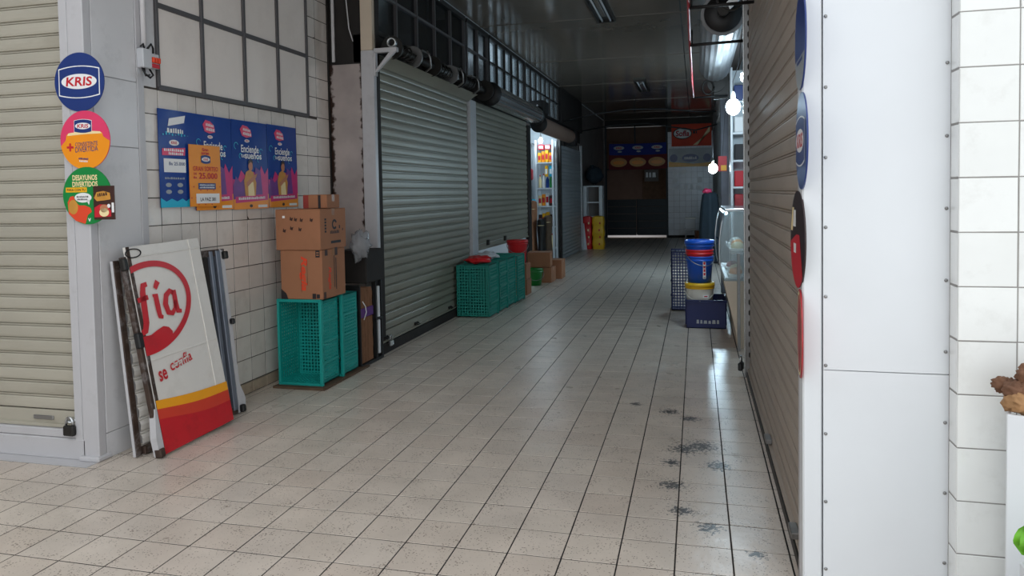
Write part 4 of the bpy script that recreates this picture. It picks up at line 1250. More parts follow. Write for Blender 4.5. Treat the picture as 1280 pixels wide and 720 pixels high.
def make_crate(name, label, W, L_, H, m, group, nb=(13, 24), ns=10, solid=False):
    t = thing(name, label, 'crate', group=group)
    a, b = W / 2, L_ / 2
    mb = MB(); lattice(mb, (-a, -b, 0), (1, 0, 0), (0, 1, 0), W, L_, nb[0], nb[1], .013, .010)
    obj('crate_bottom', mb, m, t)
    for (o_, du, lu, n_) in (((-a, -b, 0), (1, 0, 0), W, nb[0]), ((a, b, 0), (-1, 0, 0), W, nb[0]), ((a, -b, 0), (0, 1, 0), L_, nb[1]), ((-a, b, 0), (0, -1, 0), L_, nb[1])):
        mb = MB()
        if solid:
            old = Vector(o_)
            d = Vector(du); e_ = d * lu
            nrm = d.cross(Vector((0, 0, 1)))
            x0, x1 = sorted((o_[0], o_[0] + e_.x)); y0, y1 = sorted((o_[1], o_[1] + e_.y))
            th = .008
            q = nrm * -th
            x0, x1 = min(x0, x0 + q.x), max(x1, x1 + q.x); y0, y1 = min(y0, y0 + q.y), max(y1, y1 + q.y)
            mb.box(x0, x1, y0, y1, 0, H, .002)
        else:
            lattice(mb, o_, du, (0, 0, 1), lu, H, n_, ns, .013, -.010, .028)
        obj('crate_side', mb, m, t)
    mb = MB(); e_ = .014
    for z in (H - .03, H - .012):
        mb.box(-a - e_, a + e_, -b - e_, -b, z, z + .012, .003); mb.box(-a - e_, a + e_, b, b + e_, z, z + .012, .003)
        mb.box(-a - e_, -a, -b, b, z, z + .012, .003); mb.box(a, a + e_, -b, b, z, z + .012, .003)
    for sx in (-1, 1):
        for k in (-.5, 0, .5):
            mb.box(sx * a - .006 + sx * .006, sx * a + .006 + sx * .006, k * L_ * .5 - .012, k * L_ * .5 + .012, 0.02, H - .03, .003)
    obj('crate_rim', mb, m, t)
    return t


UP = (PI / 2, 0, 0)       # stood on end, open side towards the entrance
DN = (-PI / 2, 0, 0)      # stood on end, bottom towards the entrance
c1 = make_crate('plastic_crate', 'teal plastic crate on end, open to the entrance, under the cardboard boxes', .395, .72, .33, M['teal'], 'teal crates by the tiled wall')
c1.location = (-3.222, 2.785, .395); c1.rotation_euler = UP
dup(c1, (-3.205, 3.135, .395), UP, 'teal plastic crate on end, behind the open one under the boxes')
bd = MB().box(-3.46, -2.965, 2.40, 3.30, .001, .020, .004)
tag(obj('floor_board', bd, M['wood_dark']), 'damp brown board lying under the two teal crates', 'board')

gl = ('sea-green crate on end nearest the entrance, its bottom lattice facing out', 'second sea-green crate on end, under the grey bag',
      'third sea-green crate on end behind the two with the bags', 'sea-green crate on end farthest along, before the red bucket')
c2 = make_crate('plastic_crate', gl[0], .455, .685, .42, M['green_crate'], 'sea-green crates by the half-raised shutter', (12, 17), 10)
c2.location = (-2.790, 6.135, .3585); c2.rotation_euler = DN
for k in range(1, 4):
    dup(c2, (-2.785 + .004 * k + (.03 if k == 3 else 0), 6.135 + .455 * k + .03, .3585), DN, gl[k])

c3 = make_crate('plastic_crate', 'navy plastic crate on the floor holding the stacked buckets', .46, .56, .34, M['navy_crate'], 'navy crates before the deli counter', (12, 14), 8, True)
c3.location = (.205, 6.07, .003); c3.rotation_euler = (0, 0, 0)
tx_ = fm((.225, 5.768, .12), (1, 0, 0), (0, 0, 1))
marks(c3, M['slat_blue'], .02, .0, .26, .045, 6, .001, base=Matrix.Translation((0, -.2805, .08)) @ Matrix.Rotation(PI / 2, 4, 'X'), seed=114)
c4 = make_crate('plastic_crate', 'navy lattice crate stood on end behind the bucket stack', .42, .80, .34, M['navy_crate'], 'navy crates before the deli counter', (11, 20), 8)
c4.location = (-.025, 7.02, .42); c4.rotation_euler = DN


# ------------------------------------------------------------------ buckets
def bucket(label, loc, r0, r1, h, m, rim_m, lid=None, handle=True, rot=0.0, group=None, hand_out=1):
    t = thing('bucket', label, 'bucket', loc, (0, 0, rot), group)
    prof = [(r0 * .2, .004), (r0, 0), (r0 + (r1 - r0) * .9, h * .9), (r1, h - .02), (r1 - .006, h - .02), (r0 - .006, .008), (r0 * .2, .012)]
    obj('bucket_body', MB().lathe(prof, 30, caps=False), m, t)
    obj('bucket_rim', MB().lathe([(r1 - .002, h - .055), (r1 + .010, h - .055), (r1 + .010, h - .046), (r1 + .003, h - .044), (r1 + .003, h - .02), (r1 + .009, h - .015), (r1 + .009, h), (r1 - .006, h), (r1 - .006, h - .06)], 30, caps=False), rim_m, t)
    if lid:
        obj('bucket_lid', MB().lathe([(.005, h + .004), (r1 - .02, h + .004), (r1 - .012, h + .016), (r1 + .012, h + .016), (r1 + .014, h - .03), (r1 + .0105, h - .03), (r1 + .0105, h + .001), (.005, h + .0005)], 30, caps=False), lid, t)
    if handle:
        pts = [((r1 + .012) * math.cos(a_), (r1 + .012) * math.sin(a_) * hand_out, h - .06 - .13 * math.sin(a_)) for a_ in [PI * k / 14 for k in range(15)]]
        obj('bucket_handle', MB().tube(pts, .005, 6), M['white_plastic'] if m is M['white_plastic'] else M['steel'], t)
    return t


BG = 'buckets stacked in the navy crate'
bucket('white bucket with a yellow rim standing in the navy crate', (.135, 5.97, .020), .135, .165, .50, M['white_plastic'], M['yellow_plastic'], M['yellow_plastic'], True, 0, BG, -1)
bucket('blue bucket standing on the white bucket, lowest of the nested three', (.135, 5.97, .539), .135, .158, .315, M['blue_plastic'], M['blue_plastic'], None, False, 0, BG)
bucket('bucket with a red rim, nested between the two blue buckets', (.135, 5.97, .620), .128, .160, .315, M['red_plastic'], M['red_plastic'], None, True, .4, BG, -1)
bucket('blue bucket with a raised rim, topmost of the nested stack', (.135, 5.97, .705), .126, .163, .325, M['blue_plastic'], M['blue_plastic'], M['blue_plastic'], False, 0, BG)
t = bpy.data.objects
mb = MB()
for k, ch in enumerate('KRIS'):
    pass
blue_low = [o for o in bpy.data.objects if o.get('label', '').startswith('blue bucket standing')][0]
lab = fm((.055, -.1475, .155), (1, .42, 0), (0, 0, 1))
mb = MB().rect(-.018, .018, -.10, .11, .0005, 0)
for k in range(5):
    mb.rect(-.012, .012, .065 - k * .043, .098 - k * .043, .0011, 1 if k < 4 else 2)
o = obj('paper_label', mb, [M['print_white'], M['print_red'], M['slat_blue']], blue_low, mw=lab, flat=True)
white_b = [o for o in bpy.data.objects if o.get('label', '').startswith('white bucket with')][0]
lab = fm((.055, -.1555, .36), (1, .36, 0), (0, 0, 1))
mb = MB().rect(-.02, .05, -.02, .02, .0006, 0).rect(-.005, .035, -.007, .007, .0011, 1)
obj('paper_label', mb, [M['print_white'], M['print_red']], white_b, mw=lab, flat=True)

bucket('red lidded bucket standing beyond the sea-green crates', (-2.735, 8.45, .51), .135, .165, .36, M['red_plastic'], M['red_plastic'], M['red_plastic'], True, .3, None, -1)
bk = MB().box(-.19, .19, -.16, .16, 0, .25, .006).box(-.18, .18, -.15, .15, .252, .505, .006)
o = thing('cardboard_box', 'dark brown boxes under the red lidded bucket', 'box', (-2.74, 8.47, .0))
obj('lower_box', MB().box(-.19, .19, -.16, .16, 0, .25, .006), M['card2'], o)
obj('upper_box', MB().box(-.18, .18, -.15, .15, .252, .505, .006), M['card2'], o)
bucket('green bucket on the floor before the brown boxes', (-2.745, 9.62, .003), .15, .185, .29, M['green_plastic'], M['green_plastic'], None, True, .5, None, -1)


# ------------------------------------------------------------------ cardboard boxes
def carton(label, loc, w, d, h, m, rot=0.0, group='cardboard boxes on the teal crate'):
    t = thing('cardboard_box', label, 'box', loc, (0, 0, rot), group)
    obj('box_body', MB().box(-w / 2, w / 2, -d / 2, d / 2, 0, h - .004, .004), m, t)
    mb = MB()
    for s_ in (-1, 1):
        mb.box(-w / 2 + .001, w / 2 - .001, s_ * d / 4 - d / 4 + .002, s_ * d / 4 + d / 4 - .002, h - .004, h, .001)
    obj('top_flap', mb, m, t)
    obj('tape_strip', MB().box(-w / 2 - .0006, w / 2 + .0006, -.025, .025, h - .06, h + .0006), M['tape'], t)
    return t, Matrix.Translation((0, -d / 2, 0)) @ Matrix.Rotation(PI / 2, 4, 'X'), Matrix.Translation((w / 2, 0, 0)) @ Matrix.Rotation(PI / 2, 4, 'Z') @ Matrix.Rotation(PI / 2, 4, 'X')


b1, f1, s1 = carton('brown box with orange sideways lettering standing on the teal crate', (-3.185, 2.665, .771), .395, .42, .421, M['card'], .0)
text(b1, 'Regia', M['print_orange'], .02, .22, .30, .075, .001, .035, .25, rot=-PI / 2, base=f1)
mb = MB().rect(.138, .178, .36, .42, .001, 0).rect(.145, .17, .375, .385, .0014, 1).rect(.145, .17, .395, .405, .0014, 1).rect(.10, .135, .005, .05, .001, 0)
mb.rect(.14, .17, .01, .045, .001, 0).rect(-.003, .0, .06, .30, .001, 0)
mb.rect(.055, .058, .12, .34, .001, 0)
mb.poly([(-.1975, .0), (-.13, .0), (-.15, .05), (-.1975, .09)], .001, 0)
obj('print', mb, [M['print_dark'], M['card']], b1, mw=f1, flat=True)
text(b1, 'Regia', M['print_orange'], -.08, .17, .20, .06, .001, .03, .25, rot=-PI / 2, base=s1)
mb = MB().rect(.0, .012, .08, .36, .001, 0).rect(.03, .045, .06, .34, .001, 0).rect(-.19, -.15, .0, .06, .001, 0).rect(-.16, -.11, .37, .42, .001, 0).rect(.02, .07, .36, .43, .001, 0)
obj('print', mb, [M['print_brown']], b1, mw=s1, flat=True)
b2, f2, s2 = carton('large plain brown box with peeled label marks, middle of the box stack', (-3.20, 2.675, 1.194), .425, .46, .350, M['card'], -.01)
mb = MB().rect(-.145, -.12, .275, .295, .001, 1)
for k, (u, v_) in enumerate(((-.06, .27), (-.02, .265), (.035, .26), (.13, .26), (-.13, .17), (-.06, .19), (.02, .18))):
    mb.poly([(u - .014, v_ - .012), (u + .01, v_ - .02), (u + .02, v_ + .01), (u + .002, v_ + .004), (u - .008, v_ + .02)], .001, 0)
obj('print', mb, [M['print_brown'], M['print_white']], b2, mw=f2, flat=True)
mb = MB()
for k in range(5):
    mb.rect(-.155, -.125, .145 + k * .026, .163 + k * .026, .001, 0)
mb.ring(.02, .21, .045, .045, .02, .001, 0, .4, 5.6, 20)
mb.rect(-.05, .13, .045, .068, .001, 0)
mb.rect(.10, .12, .17, .2, .001, 0).rect(.16, .175, .15, .17, .001, 0)
obj('print', mb, [M['print_dark']], b2, mw=s2, flat=True)
marks(b2, M['print_dark'], .02, .145, .16, .03, 7, .0012, base=s2, seed=129)
b3, f3, s3 = carton('small brown box with a dark stripe, topmost of the box stack', (-3.105, 2.69, 1.548), .225, .24, .118, M['card2'], .02)
mb = MB().rect(-.111, -.06, .0, .113, .001, 0).rect(.03, .055, .0, .113, .001, 1)
obj('print', mb, [M['red_faded'], M['print_dark']], b3, mw=f3, flat=True)


def crumple(seed, rx, ry, rz, amp=.25):
    def fn(d):
        n = noise.noise(d * 2.3 + Vector((seed, 0, 0))) * amp + noise.noise(d * 6.0 + Vector((0, seed, 0))) * amp * .5
        return 1 + n
    return MB().ball((0, 0, 0), rx, ry, rz, 26, 16, fn)


cl = crumple(3.1, .085, .11, .13, .5)
tag(obj('plastic_bag', cl, M['clear_bag'], None, (-2.985, 3.18, 1.18)), 'crumpled clear plastic bag behind the boxes by the rusted sheet', 'bag')
cl = crumple(5.7, .17, .20, .05, .4)
tag(obj('plastic_bag', cl, M['red_plastic'], None, (-2.76, 6.33, .758)), 'flat red plastic bag lying on the nearest sea-green crate', 'bag')
cl = crumple(8.7, .15, .18, .055, .5)
tag(obj('plastic_bag', cl, M['grey_plastic'], None, (-2.80, 6.86, .765)), 'crumpled grey plastic bag on the second sea-green crate', 'bag')

# bundle of brown sheets with a purple band, in a black rack
rk = thing('black_rack', 'black metal rack with a white strip beside the tall white post', 'rack', (-3.0, 3.28, 0))
obj('rack_board', MB().box(-.05, -.03, .27, .42, .0, .80, .004), M['black'], rk)
obj('rack_rail', MB().box(-.22, .0, -.09, -.075, .0, .80, .004), M['black'], rk)
obj('rack_rail', MB().box(-.03, -.005, .27, .30, .0, .80, .004), M['black'], rk)
obj('rack_rail', MB().box(-.03, -.005, .40, .43, .0, .80, .004), M['black'], rk)
for z0, z1 in ((.06, .40), (.43, .74)):
    obj('white_strip', MB().box(-.029, -.004, .335, .365, z0, z1, .003), M['white_clean'], rk)
obj('rack_shelf', MB().box(-.20, -.0, -.07, .43, .0, .03, .004), M['black'], rk)
obj('rack_shelf', MB().box(-.03, -.0, .27, .43, .405, .43, .004), M['black'], rk)
bn = thing('paper_bundle', 'bundle of brown paper trays tied with a purple band in the black rack', 'bundle', (-3.03, 3.26, .035))
for k in range(15):
    y = .019 * k - .04
    mb = MB().grid(14, 3, lambda a, b, y=y, k=k: (-.16 + .17 * b, y + .006 * math.sin(26 * a + k), a * (.70 + .02 * math.sin(k * 2.1))))
    mb.grid(14, 3, lambda a, b, y=y, k=k: (-.16 + .17 * b, y + .008 + .006 * math.sin(26 * a + k), a * (.70 + .02 * math.sin(k * 2.1))))
    obj('tray', mb, M['paper_brown'], bn)
obj('purple_band', MB().box(-.165, .017, -.052, .245, .44, .53, .004), M['purple'], bn)
obj('tie', MB().tube([(.02, .0, .60), (.035, .03, .55), (.03, .06, .49), (.022, .02, .42)], .005, 6), M['print_white'], bn)
o = MB().box(-3.20, -3.04, 3.30, 3.78, .80, 1.02)
tag(obj('dark_crate', MB().box(-3.30, -2.99, 3.32, 3.70, .80, 1.12, .01), M['dark']), 'dark box standing on the black rack below the rusted sheet', 'box')
o = MB().box(-3.5, -3.04, 3.68, 3.74, 0, .78)

# ------------------------------------------------------------------ goods in the open shop on the left
def rack(label, x0, x1, y0, y1, zs, top):
    t = thing('shelf_rack', label, 'shelf', ((x0 + x1) / 2, (y0 + y1) / 2, .03))
    a, b = (x1 - x0) / 2, (y1 - y0) / 2
    for sx in (-1, 1):
        for sy in (-1, 1):
            obj('upright', MB().box(sx * a - .02, sx * a + .02, sy * b - .02, sy * b + .02, 0, top), M['white_clean'], t)
    for z in zs:
        obj('shelf_board', MB().box(-a, a, -b, b, z - .06, z - .035), M['white_clean'], t)
    return t


rack('white metal shelf rack full of goods inside the lit left shop', -3.54, -3.14, 13.72, 14.12, (.35, .85, 1.34, 1.76, 2.36), 2.84)


def bottle(label, loc, h, r, m, cap, group):
    t = thing('bottle', label, 'bottle', loc, group=group)
    obj('bottle_body', MB().lathe([(r * .9, 0), (r, .01), (r, h * .6), (r * .4, h * .8), (r * .35, h * .9)], 14), M[m], t)
    obj('bottle_cap', MB().lathe([(r * .42, h * .9), (r * .42, h), (.003, h)], 12), M[cap], t)


def packet(label, loc, w, d, h, m, m2, group):
    t = thing('packet', label, 'packet', loc, group=group)
    obj('packet_body', MB().box(-w / 2, w / 2, -d / 2, d / 2, 0, h, .008), M[m], t)
    obj('packet_label', MB().box(-w * .35, w * .35, -d / 2 - .002, -d / 2, h * .25, h * .7), M[m2], t)


cn = {'print_red': 'red', 'print_yellow': 'yellow', 'print_white': 'white', 'print_blue': 'blue', 'print_orange2': 'orange', 'print_green': 'green', 'print_cream': 'cream', 'print_cyan': 'light blue', 'print_brown': 'brown'}
order = ['first', 'second', 'third', 'fourth', 'fifth', 'sixth', 'seventh']
stock = (('top shelf', 2.362, ('print_yellow', 'print_orange2', 'print_yellow', 'print_orange2'), 'packet', .22),
         ('second shelf', 1.762, ('print_cream', 'print_white', 'print_blue', 'print_green'), 'bottle', .30),
         ('third shelf', 1.342, ('print_cream', 'print_orange2', 'print_white', 'print_brown'), 'packet', .24),
         ('fourth shelf', .852, ('print_brown', 'print_yellow', 'print_yellow', 'print_brown'), 'packet', .28),
         ('bottom shelf', .352, ('print_white', 'print_brown', 'print_white', 'print_cream'), 'bottle', .30))
for rn, z, cl_, kind, hh in stock:
    for k, c in enumerate(cl_):
        x = -3.47 + .088 * k
        c2 = 'print_red' if c != 'print_red' else 'print_white'
        lb = '%s %s on the %s of the lit left shop, %s from the left' % (cn[c], kind, rn, order[k])
        if kind == 'bottle':
            bottle(lb, (x, 13.85, z), hh + .03 * (k % 2), .038, c, c2, 'goods on the left shop rack')
        else:
            packet(lb, (x, 13.85, z), .076, .12, hh + .03 * (k % 3), c, c2, 'goods on the left shop rack')
for k, (x, c, nm) in enumerate(((-3.43, 'print_red', 'red'), (-3.27, 'rosy', 'dark red'))):
    packet('%s packet lying on the packets of the top shelf, lit left shop' % nm, (x, 13.86, 2.655), .14, .14, .12, c, 'print_white', 'goods on the left shop rack')
for k, (c, nm) in enumerate((('print_yellow', 'yellow'), ('print_cyan', 'light blue'))):
    packet('tall %s packet between the upper shelves of the lit left shop' % nm, (-3.30 + .10 * k, 13.78, 2.02), .07, .05, .26, c, 'print_white', 'goods on the left shop rack')
rl = thing('hanging_rail', 'steel rail inside the lit left shop with packets hanging on it', 'rail', (-3.62, 13.3, 2.80))
obj('rail', MB().cyl((0, -.55, 0), (0, .925, 0), .012, n=8), M['steel'], rl)
obj('rail_hanger', MB().cyl((0, 0, 0), (0, 0, 1.37), .006, n=6), M['steel'], rl)
for k, (y, z, c, nm) in enumerate(((12.95, 2.45, 'print_cream', 'cream'), (13.2, 2.5, 'print_white', 'white'), (13.45, 2.2, 'print_red', 'red'), (13.05, 1.75, 'print_blue', 'blue'), (13.7, 1.5, 'print_cyan', 'light blue'), (13.58, 1.2, 'rosy', 'dark red'))):
    t = thing('hanging_packet', '%s packet hanging from the rail in the lit left shop' % nm, 'packet', (-3.62, y, z), group='packets hanging in the left shop')
    obj('packet_body', MB().box(-.07, .07, -.05, .05, -.26, 0, .03), M[c], t)
    obj('hang_loop', MB().cyl((0, 0, 0), (0, 0, 2.80 - z), .004, n=5), M['black'], t)
for k, (x, y, z0, h, m_, nm) in enumerate(((-3.42, 12.75, .03, 1.40, 'card2', 'brown'), (-3.22, 12.75, .03, 1.0, 'darkmetal', 'dark grey'), (-3.20, 13.35, .03, 1.05, 'wood_dark', 'dark brown'))):
    t = thing('sack_stack', '%s tall sack standing in the doorway of the lit left shop' % nm, 'sack', (x, y, z0))
    mb = MB(); n = 10
    mb.grid(16, n, lambda a, b, h=h: ((.085 + .012 * math.sin(9 * b)) * math.cos(2 * PI * a), (.2 + .02 * math.sin(7 * b)) * math.sin(2 * PI * a), h * b))
    mb.ball((0, 0, h), .085, .2, .05, 16, 6)
    obj('sack_body', mb, M[m_], t)
    obj('sack_tie', MB().tube([(.088 * math.cos(a_), .2 * math.sin(a_), h * .9) for a_ in [2 * PI * k_ / 16 for k_ in range(17)]], .008, 5), M['print_cream'], t)
carton('brown box on top of its twin by the green bucket', (-2.72, 10.15, .285), .42, .42, .27, M['card2'], .1, 'brown boxes by the lit left shop')
carton('brown box on the floor under its twin by the green bucket', (-2.70, 10.16, .003), .46, .44, .275, M['card2'], .0, 'brown boxes by the lit left shop')
carton('low brown box to the right of the green bucket', (-2.55, 10.75, .003), .32, .40, .36, M['card'], .0, 'brown boxes by the lit left shop')

# ------------------------------------------------------------------ far left: cabinet, sacks, dark heap
t = thing('white_cabinet', 'white open-front cabinet far back on the left', 'cabinet', (-2.82, 18.35, 0))
for x in (-.23, .23):
    obj('side_panel', MB().box(x - .05, x + .05, -.2, .2, 0, 1.82, .005), M['white_clean'], t)
obj('back_panel', MB().box(-.2, .2, .17, .2, 0, 1.82), M['darkwall'], t)
for z in (.05, .9, 1.32, 1.79):
    obj('shelf_board', MB().box(-.18, .18, -.2, .17, z, z + .035), M['white_clean'], t)
o = crumple(12.3, .24, .24, .27, .3)
tag(obj('dark_bundle', o, M['cloth_dark'], None, (-2.80, 18.35, 2.14)), 'round dark bundle on top of the white cabinet', 'bundle')
for k, (x, m_, lab, w_) in enumerate(((-2.955, 'red_plastic', 'red sack standing left of the yellow one before the white cabinet', .13), (-2.635, 'yellow_plastic', 'yellow sack with red marks standing before the white cabinet', .17))):
    t = thing('tall_sack', lab, 'sack', (x, 17.95, .0))
    mb = MB()
    def sf(a, b, w_=w_):
        an = 2 * PI * a
        ca, sa = math.cos(an), math.sin(an)
        rx = w_ * (abs(ca) ** .35) * (1 if ca > 0 else -1); ry = .16 * (abs(sa) ** .35) * (1 if sa > 0 else -1)
        bulge = 1 - .06 * math.cos(6 * PI * b)
        return (rx * bulge, ry * bulge, .93 * b)
    mb.grid(32, 18, sf)
    mb.ball((0, 0, .92), w_ * .95, .15, .04, 16, 6)
    obj('sack_body', mb, M[m_], t)
    pm = MB()
    for j in range(4):
        pm.rect(.02 + .02 * (j % 2), .06 + .02 * (j % 2), .12 + .2 * j, .18 + .2 * j, .172, 0)
    obj('print', pm, M['print_red'] if k else M['print_cream'], t, mw=Matrix.Rotation(PI / 2, 4, 'X'), flat=True)
t = MB().prism([(-3.06, 0), (-2.94, 0), (-3.02, .75), (-3.06, .75)], 17.70, 17.74, lambda a, b, c: (a, c, b))
tag(obj('white_board', t, M['white_clean']), 'white board leaning at the end of the cool-grey shutter', 'board')

# ------------------------------------------------------------------ back wall with gate
bw = struct('wall_back', MB().box(-.86, .70, 23.1, 23.25, 0, CEIL), M['wallgrout'])
ax_b = lambda a, b, c: (a, -c, b)
bt = tile_mesh('tile', .196, .196, .008, .002, M['tile_back'], ax_b)
for i in range(8):
    for j in range(18):
        link('tile', bt, bw, (-.76 + i * .2, 23.092, .18 + j * .2))
obj('skirting', MB().box(-.86, .70, 23.07, 23.1, 0, .08, .005), M['dark'], bw)
struct('wall_back_left', MB().box(-3.4, -3.04, 23.1, 23.25, 0, CEIL), M['darkwall'])
lt_ = struct('wall_lintel', MB().box(-3.04, -.86, 23.12, 23.2, 3.95, CEIL), M['dark'])
d = struct('door_1', MB().box(-3.04, -2.98, 23.08, 23.16, 0, 3.95, .005), M['gate'])
obj('gate_post', MB().box(-.92, -.85, 23.08, 23.16, 0, 3.95, .005), M['gate'], d)
obj('gate_mid_post', MB().box(-1.95, -1.90, 23.10, 23.15, .10, 1.36, .004), M['gate'], d)
obj('gate_upper_post', MB().box(-2.01, -1.96, 23.10, 23.15, 3.3, 3.95, .004), M['gate'], d)
obj('gate_rail', MB().box(-3.0, -.9, 23.10, 23.15, 2.40, 2.46, .004), M['gate'], d)
for k in range(2):
    for j in range(5):
        x0 = -2.98 + k * 1.055
        obj('panel', MB().box(x0 + .005, x0 + 1.02, 23.10, 23.13, .085 + j * .255, .085 + j * .255 + .249, .004), M['gate'], d)
# room beyond the gate
struct('wall_beyond', MB().box(-4.2, .6, 26.4, 26.5, 0, CEIL), M['tan_wall'])
struct('wall_beyond', MB().box(-4.3, -4.2, 23.25, 26.5, 0, CEIL), M['tan_wall'])
struct('wall_beyond', MB().box(-.2, -.1, 23.25, 26.5, 0, CEIL), M['darkwall'])
fb = struct('floor_beyond', MB().box(-4.2, 0, 23.2, 26.5, -.05, -.001), M['shop_wall'])
obj('plank_door', MB().box(-1.95, -1.0, 26.30, 26.38, 0, 2.6, .01), M['wood_dark'], bpy.data.objects['wall_beyond'])
la = bpy.data.lights.new('gate_fill_light', 'AREA'); la.shape = 'RECTANGLE'; la.size = 2.2; la.size_y = .6; la.energy = 10; la.color = (1, .9, .86)  # added area light, hidden behind the gate panels to brighten the floor strip
lo = bpy.data.objects.new('gate_fill_light', la); COL.objects.link(lo); lo.location = (-2.2, 24.0, 1.25)
t = thing('notice_board', 'small pale notice hanging beyond the gate bars', 'sign', (-1.42, 23.10, 2.18))
obj('board', MB().box(-.24, .24, -.01, .01, -.2, .2, .004), M['darkwall'], t)
marks(t, M['print_white'], -.02, .04, .34, .2, 3, .012, base=Matrix.Rotation(PI / 2, 4, 'X'), seed=87)
obj('hanger', MB().cyl((-.2, 0, .2), (-.2, 0, .26), .006, n=6).cyl((.2, 0, .2), (.2, 0, .26), .006, n=6), M['black'], t)


def banner(label, x0, x1, z0, z1, y, m, sag=.02):
    t = thing('banner', label, 'banner', ((x0 + x1) / 2, y, (z0 + z1) / 2))
    w, h = x1 - x0, z1 - z0
    mb = MB().grid(16, 6, lambda a, b: ((a - .5) * w, .012 * math.sin(9 * a), (b - .5) * h - sag * 4 * a * (1 - a)))
    obj('sheet', mb, m, t)
    return t, w, h, Matrix.Rotation(PI / 2, 4, 'X')


t, w, h, fr_ = banner('blue over red banner with oval logos above the far gate, blue upper strip', -2.88, -.90, 2.93, 3.33, 23.055, M['banner_blue'])
mb = MB()
for k in range(3):
    mb.ell(-.65 + .66 * k, .04, .19, .07, .016, 0, 24).ell(-.62 + .66 * k, -.09, .08, .03, .016, 0, 16)
obj('print', mb, [M['slat_blue']], t, mw=fr_, flat=True)
for k in range(3):
    text(t, 'KRIS', M['print_red'], -.65 + .66 * k, .04, .2, .07, .02, .03, .1, base=fr_)
t, w, h, fr_ = banner('dark red banner with three yellow ovals hanging above the far gate', -2.90, -.88, 2.42, 2.93, 23.05, M['banner_red'])
mb = MB()
for k in range(3):
    mb.ell(-.66 + .66 * k, -.01, .29, .16, .016, 0, 28).ell(-.66 + .66 * k, -.02, .2, .07, .018, 1, 24)
obj('print', mb, [M['print_tan'], M['print_orange2']], t, mw=fr_, flat=True)
t, w, h, fr_ = banner('orange banner with an oval logo high on the tiled back wall', -.72, .62, 3.17, 3.93, 23.05, M['print_orange'], 0)
mb = MB().ell(-.30, .06, .32, .20, .016, 0, 28).ell(-.30, .06, .29, .17, .018, 1, 28)
mb.poly([(.05, -.35), (.62, .1), (.62, .3), (.2, -.35)], .016, 2)
obj('print', mb, [M['print_dark'], M['print_white'], M['print_cream']], t, mw=fr_, flat=True)
text(t, 'Sofía', M['print_red'], -.30, .06, .46, .2, .022, .03, .1, base=fr_)
marks(t, M['print_dark'], .12, .10, .14, .12, 2, .022, base=fr_, seed=115)
t, w, h, fr_ = banner('blue and yellow banner with navy ovals on the tiled back wall', -.82, .64, 2.46, 3.10, 23.05, M['slat_blue'], 0)
mb = MB().poly([(-.73, -.32), (.73, -.32), (.73, -.18), (.1, -.22), (-.73, -.14)], .016, 0)
for x in (-.62, .0, .62):
    mb.ell(x if abs(x) < .5 else x * .9, -.02, .28 if x == 0 else .13, .14, .018, 1, 28)
obj('print', mb, [M['print_yellow'], M['print_navy']], t, mw=fr_, flat=True)
marks(t, M['print_white'], 0, -.02, .42, .09, 9, .022, base=fr_, seed=146)
for k, (x, z, w_, h_) in enumerate(((-.62, 2.25, .16, .18), (-.36, 2.28, .26, .14), (-.62, 2.0, .16, .18), (-.58, 1.76, .28, .16), (-.25, 1.76, .12, .18), (-.05, 1.75, .1, .18), (.22, 2.0, .14, .2), (.18, 1.72, .18, .16))):
    o = obj('paper_notice', MB().box(-w_ / 2, w_ / 2, -.003, 0, -h_ / 2, h_ / 2), M['white_clean'], None, (x, 23.078, z))
    tag(o, ('white notice', 'wide white notice', 'white notice', 'wide white notice', 'white notice', 'narrow white notice', 'white notice', 'white notice')[k] + ' on the tiled back wall, ' + ('first of the row under the banner', 'second of the row under the banner', 'left one of the middle row', 'first of the bottom row', 'second of the bottom row', 'third of the bottom row', 'right one of the middle row', 'last of the bottom row')[k], 'notice', 'paper notices on the back wall')

# ------------------------------------------------------------------ far right things
t = thing('draped_rack', 'tall narrow rack under a dark cloth by the right column', 'rack', (.40, 14.0, 0))
mb = MB().grid(24, 14, lambda a, b: ((.22 + .03 * math.sin(7 * 2 * PI * a)) * (1.05 - .35 * b ** 3) * math.cos(2 * PI * a), (.26 + .03 * math.sin(7 * 2 * PI * a)) * (1.05 - .3 * b ** 3) * math.sin(2 * PI * a), .05 + 1.5 * b))
mb.ball((0, 0, 1.55), .15, .19, .06, 16, 6)
obj('cloth', mb, M['cloth_dark'], t)
obj('pink_scrap', crumple(2.2, .1, .1, .05, .5), M['print_pink'], t, (-.06, -.1, 1.62))
obj('rack_foot', MB().box(-.18, .18, -.2, .2, 0, .06, .01), M['black'], t)
t = thing('stool', 'small grey stool with a box on it near the back wall', 'stool', (-.08, 20.0, 0))
obj('stool_top', MB().box(-.18, .18, -.16, .16, .42, .47, .01), M['grey_plastic'], t)
for sx in (-1, 1):
    for sy in (-1, 1):
        obj('leg', MB().cyl((sx * .15, sy * .13, 0), (sx * .13, sy * .11, .42), .018, n=8), M['grey_plastic'], t)
carton('brown box under the tiled wall beside the grey stool', (.28, 19.6, .003), .4, .4, .42, M['card2'], .2, 'brown boxes near the back wall')
t = thing('storage_box', 'pale box standing on the small grey stool', 'box', (-.08, 20.0, .472))
obj('box_body', MB().box(-.15, .15, -.14, .14, 0, .30, .01), M['grey_plastic'], t)
obj('box_lid', MB().box(-.16, .16, -.15, .15, .30, .34, .008), M['white_plastic'], t)

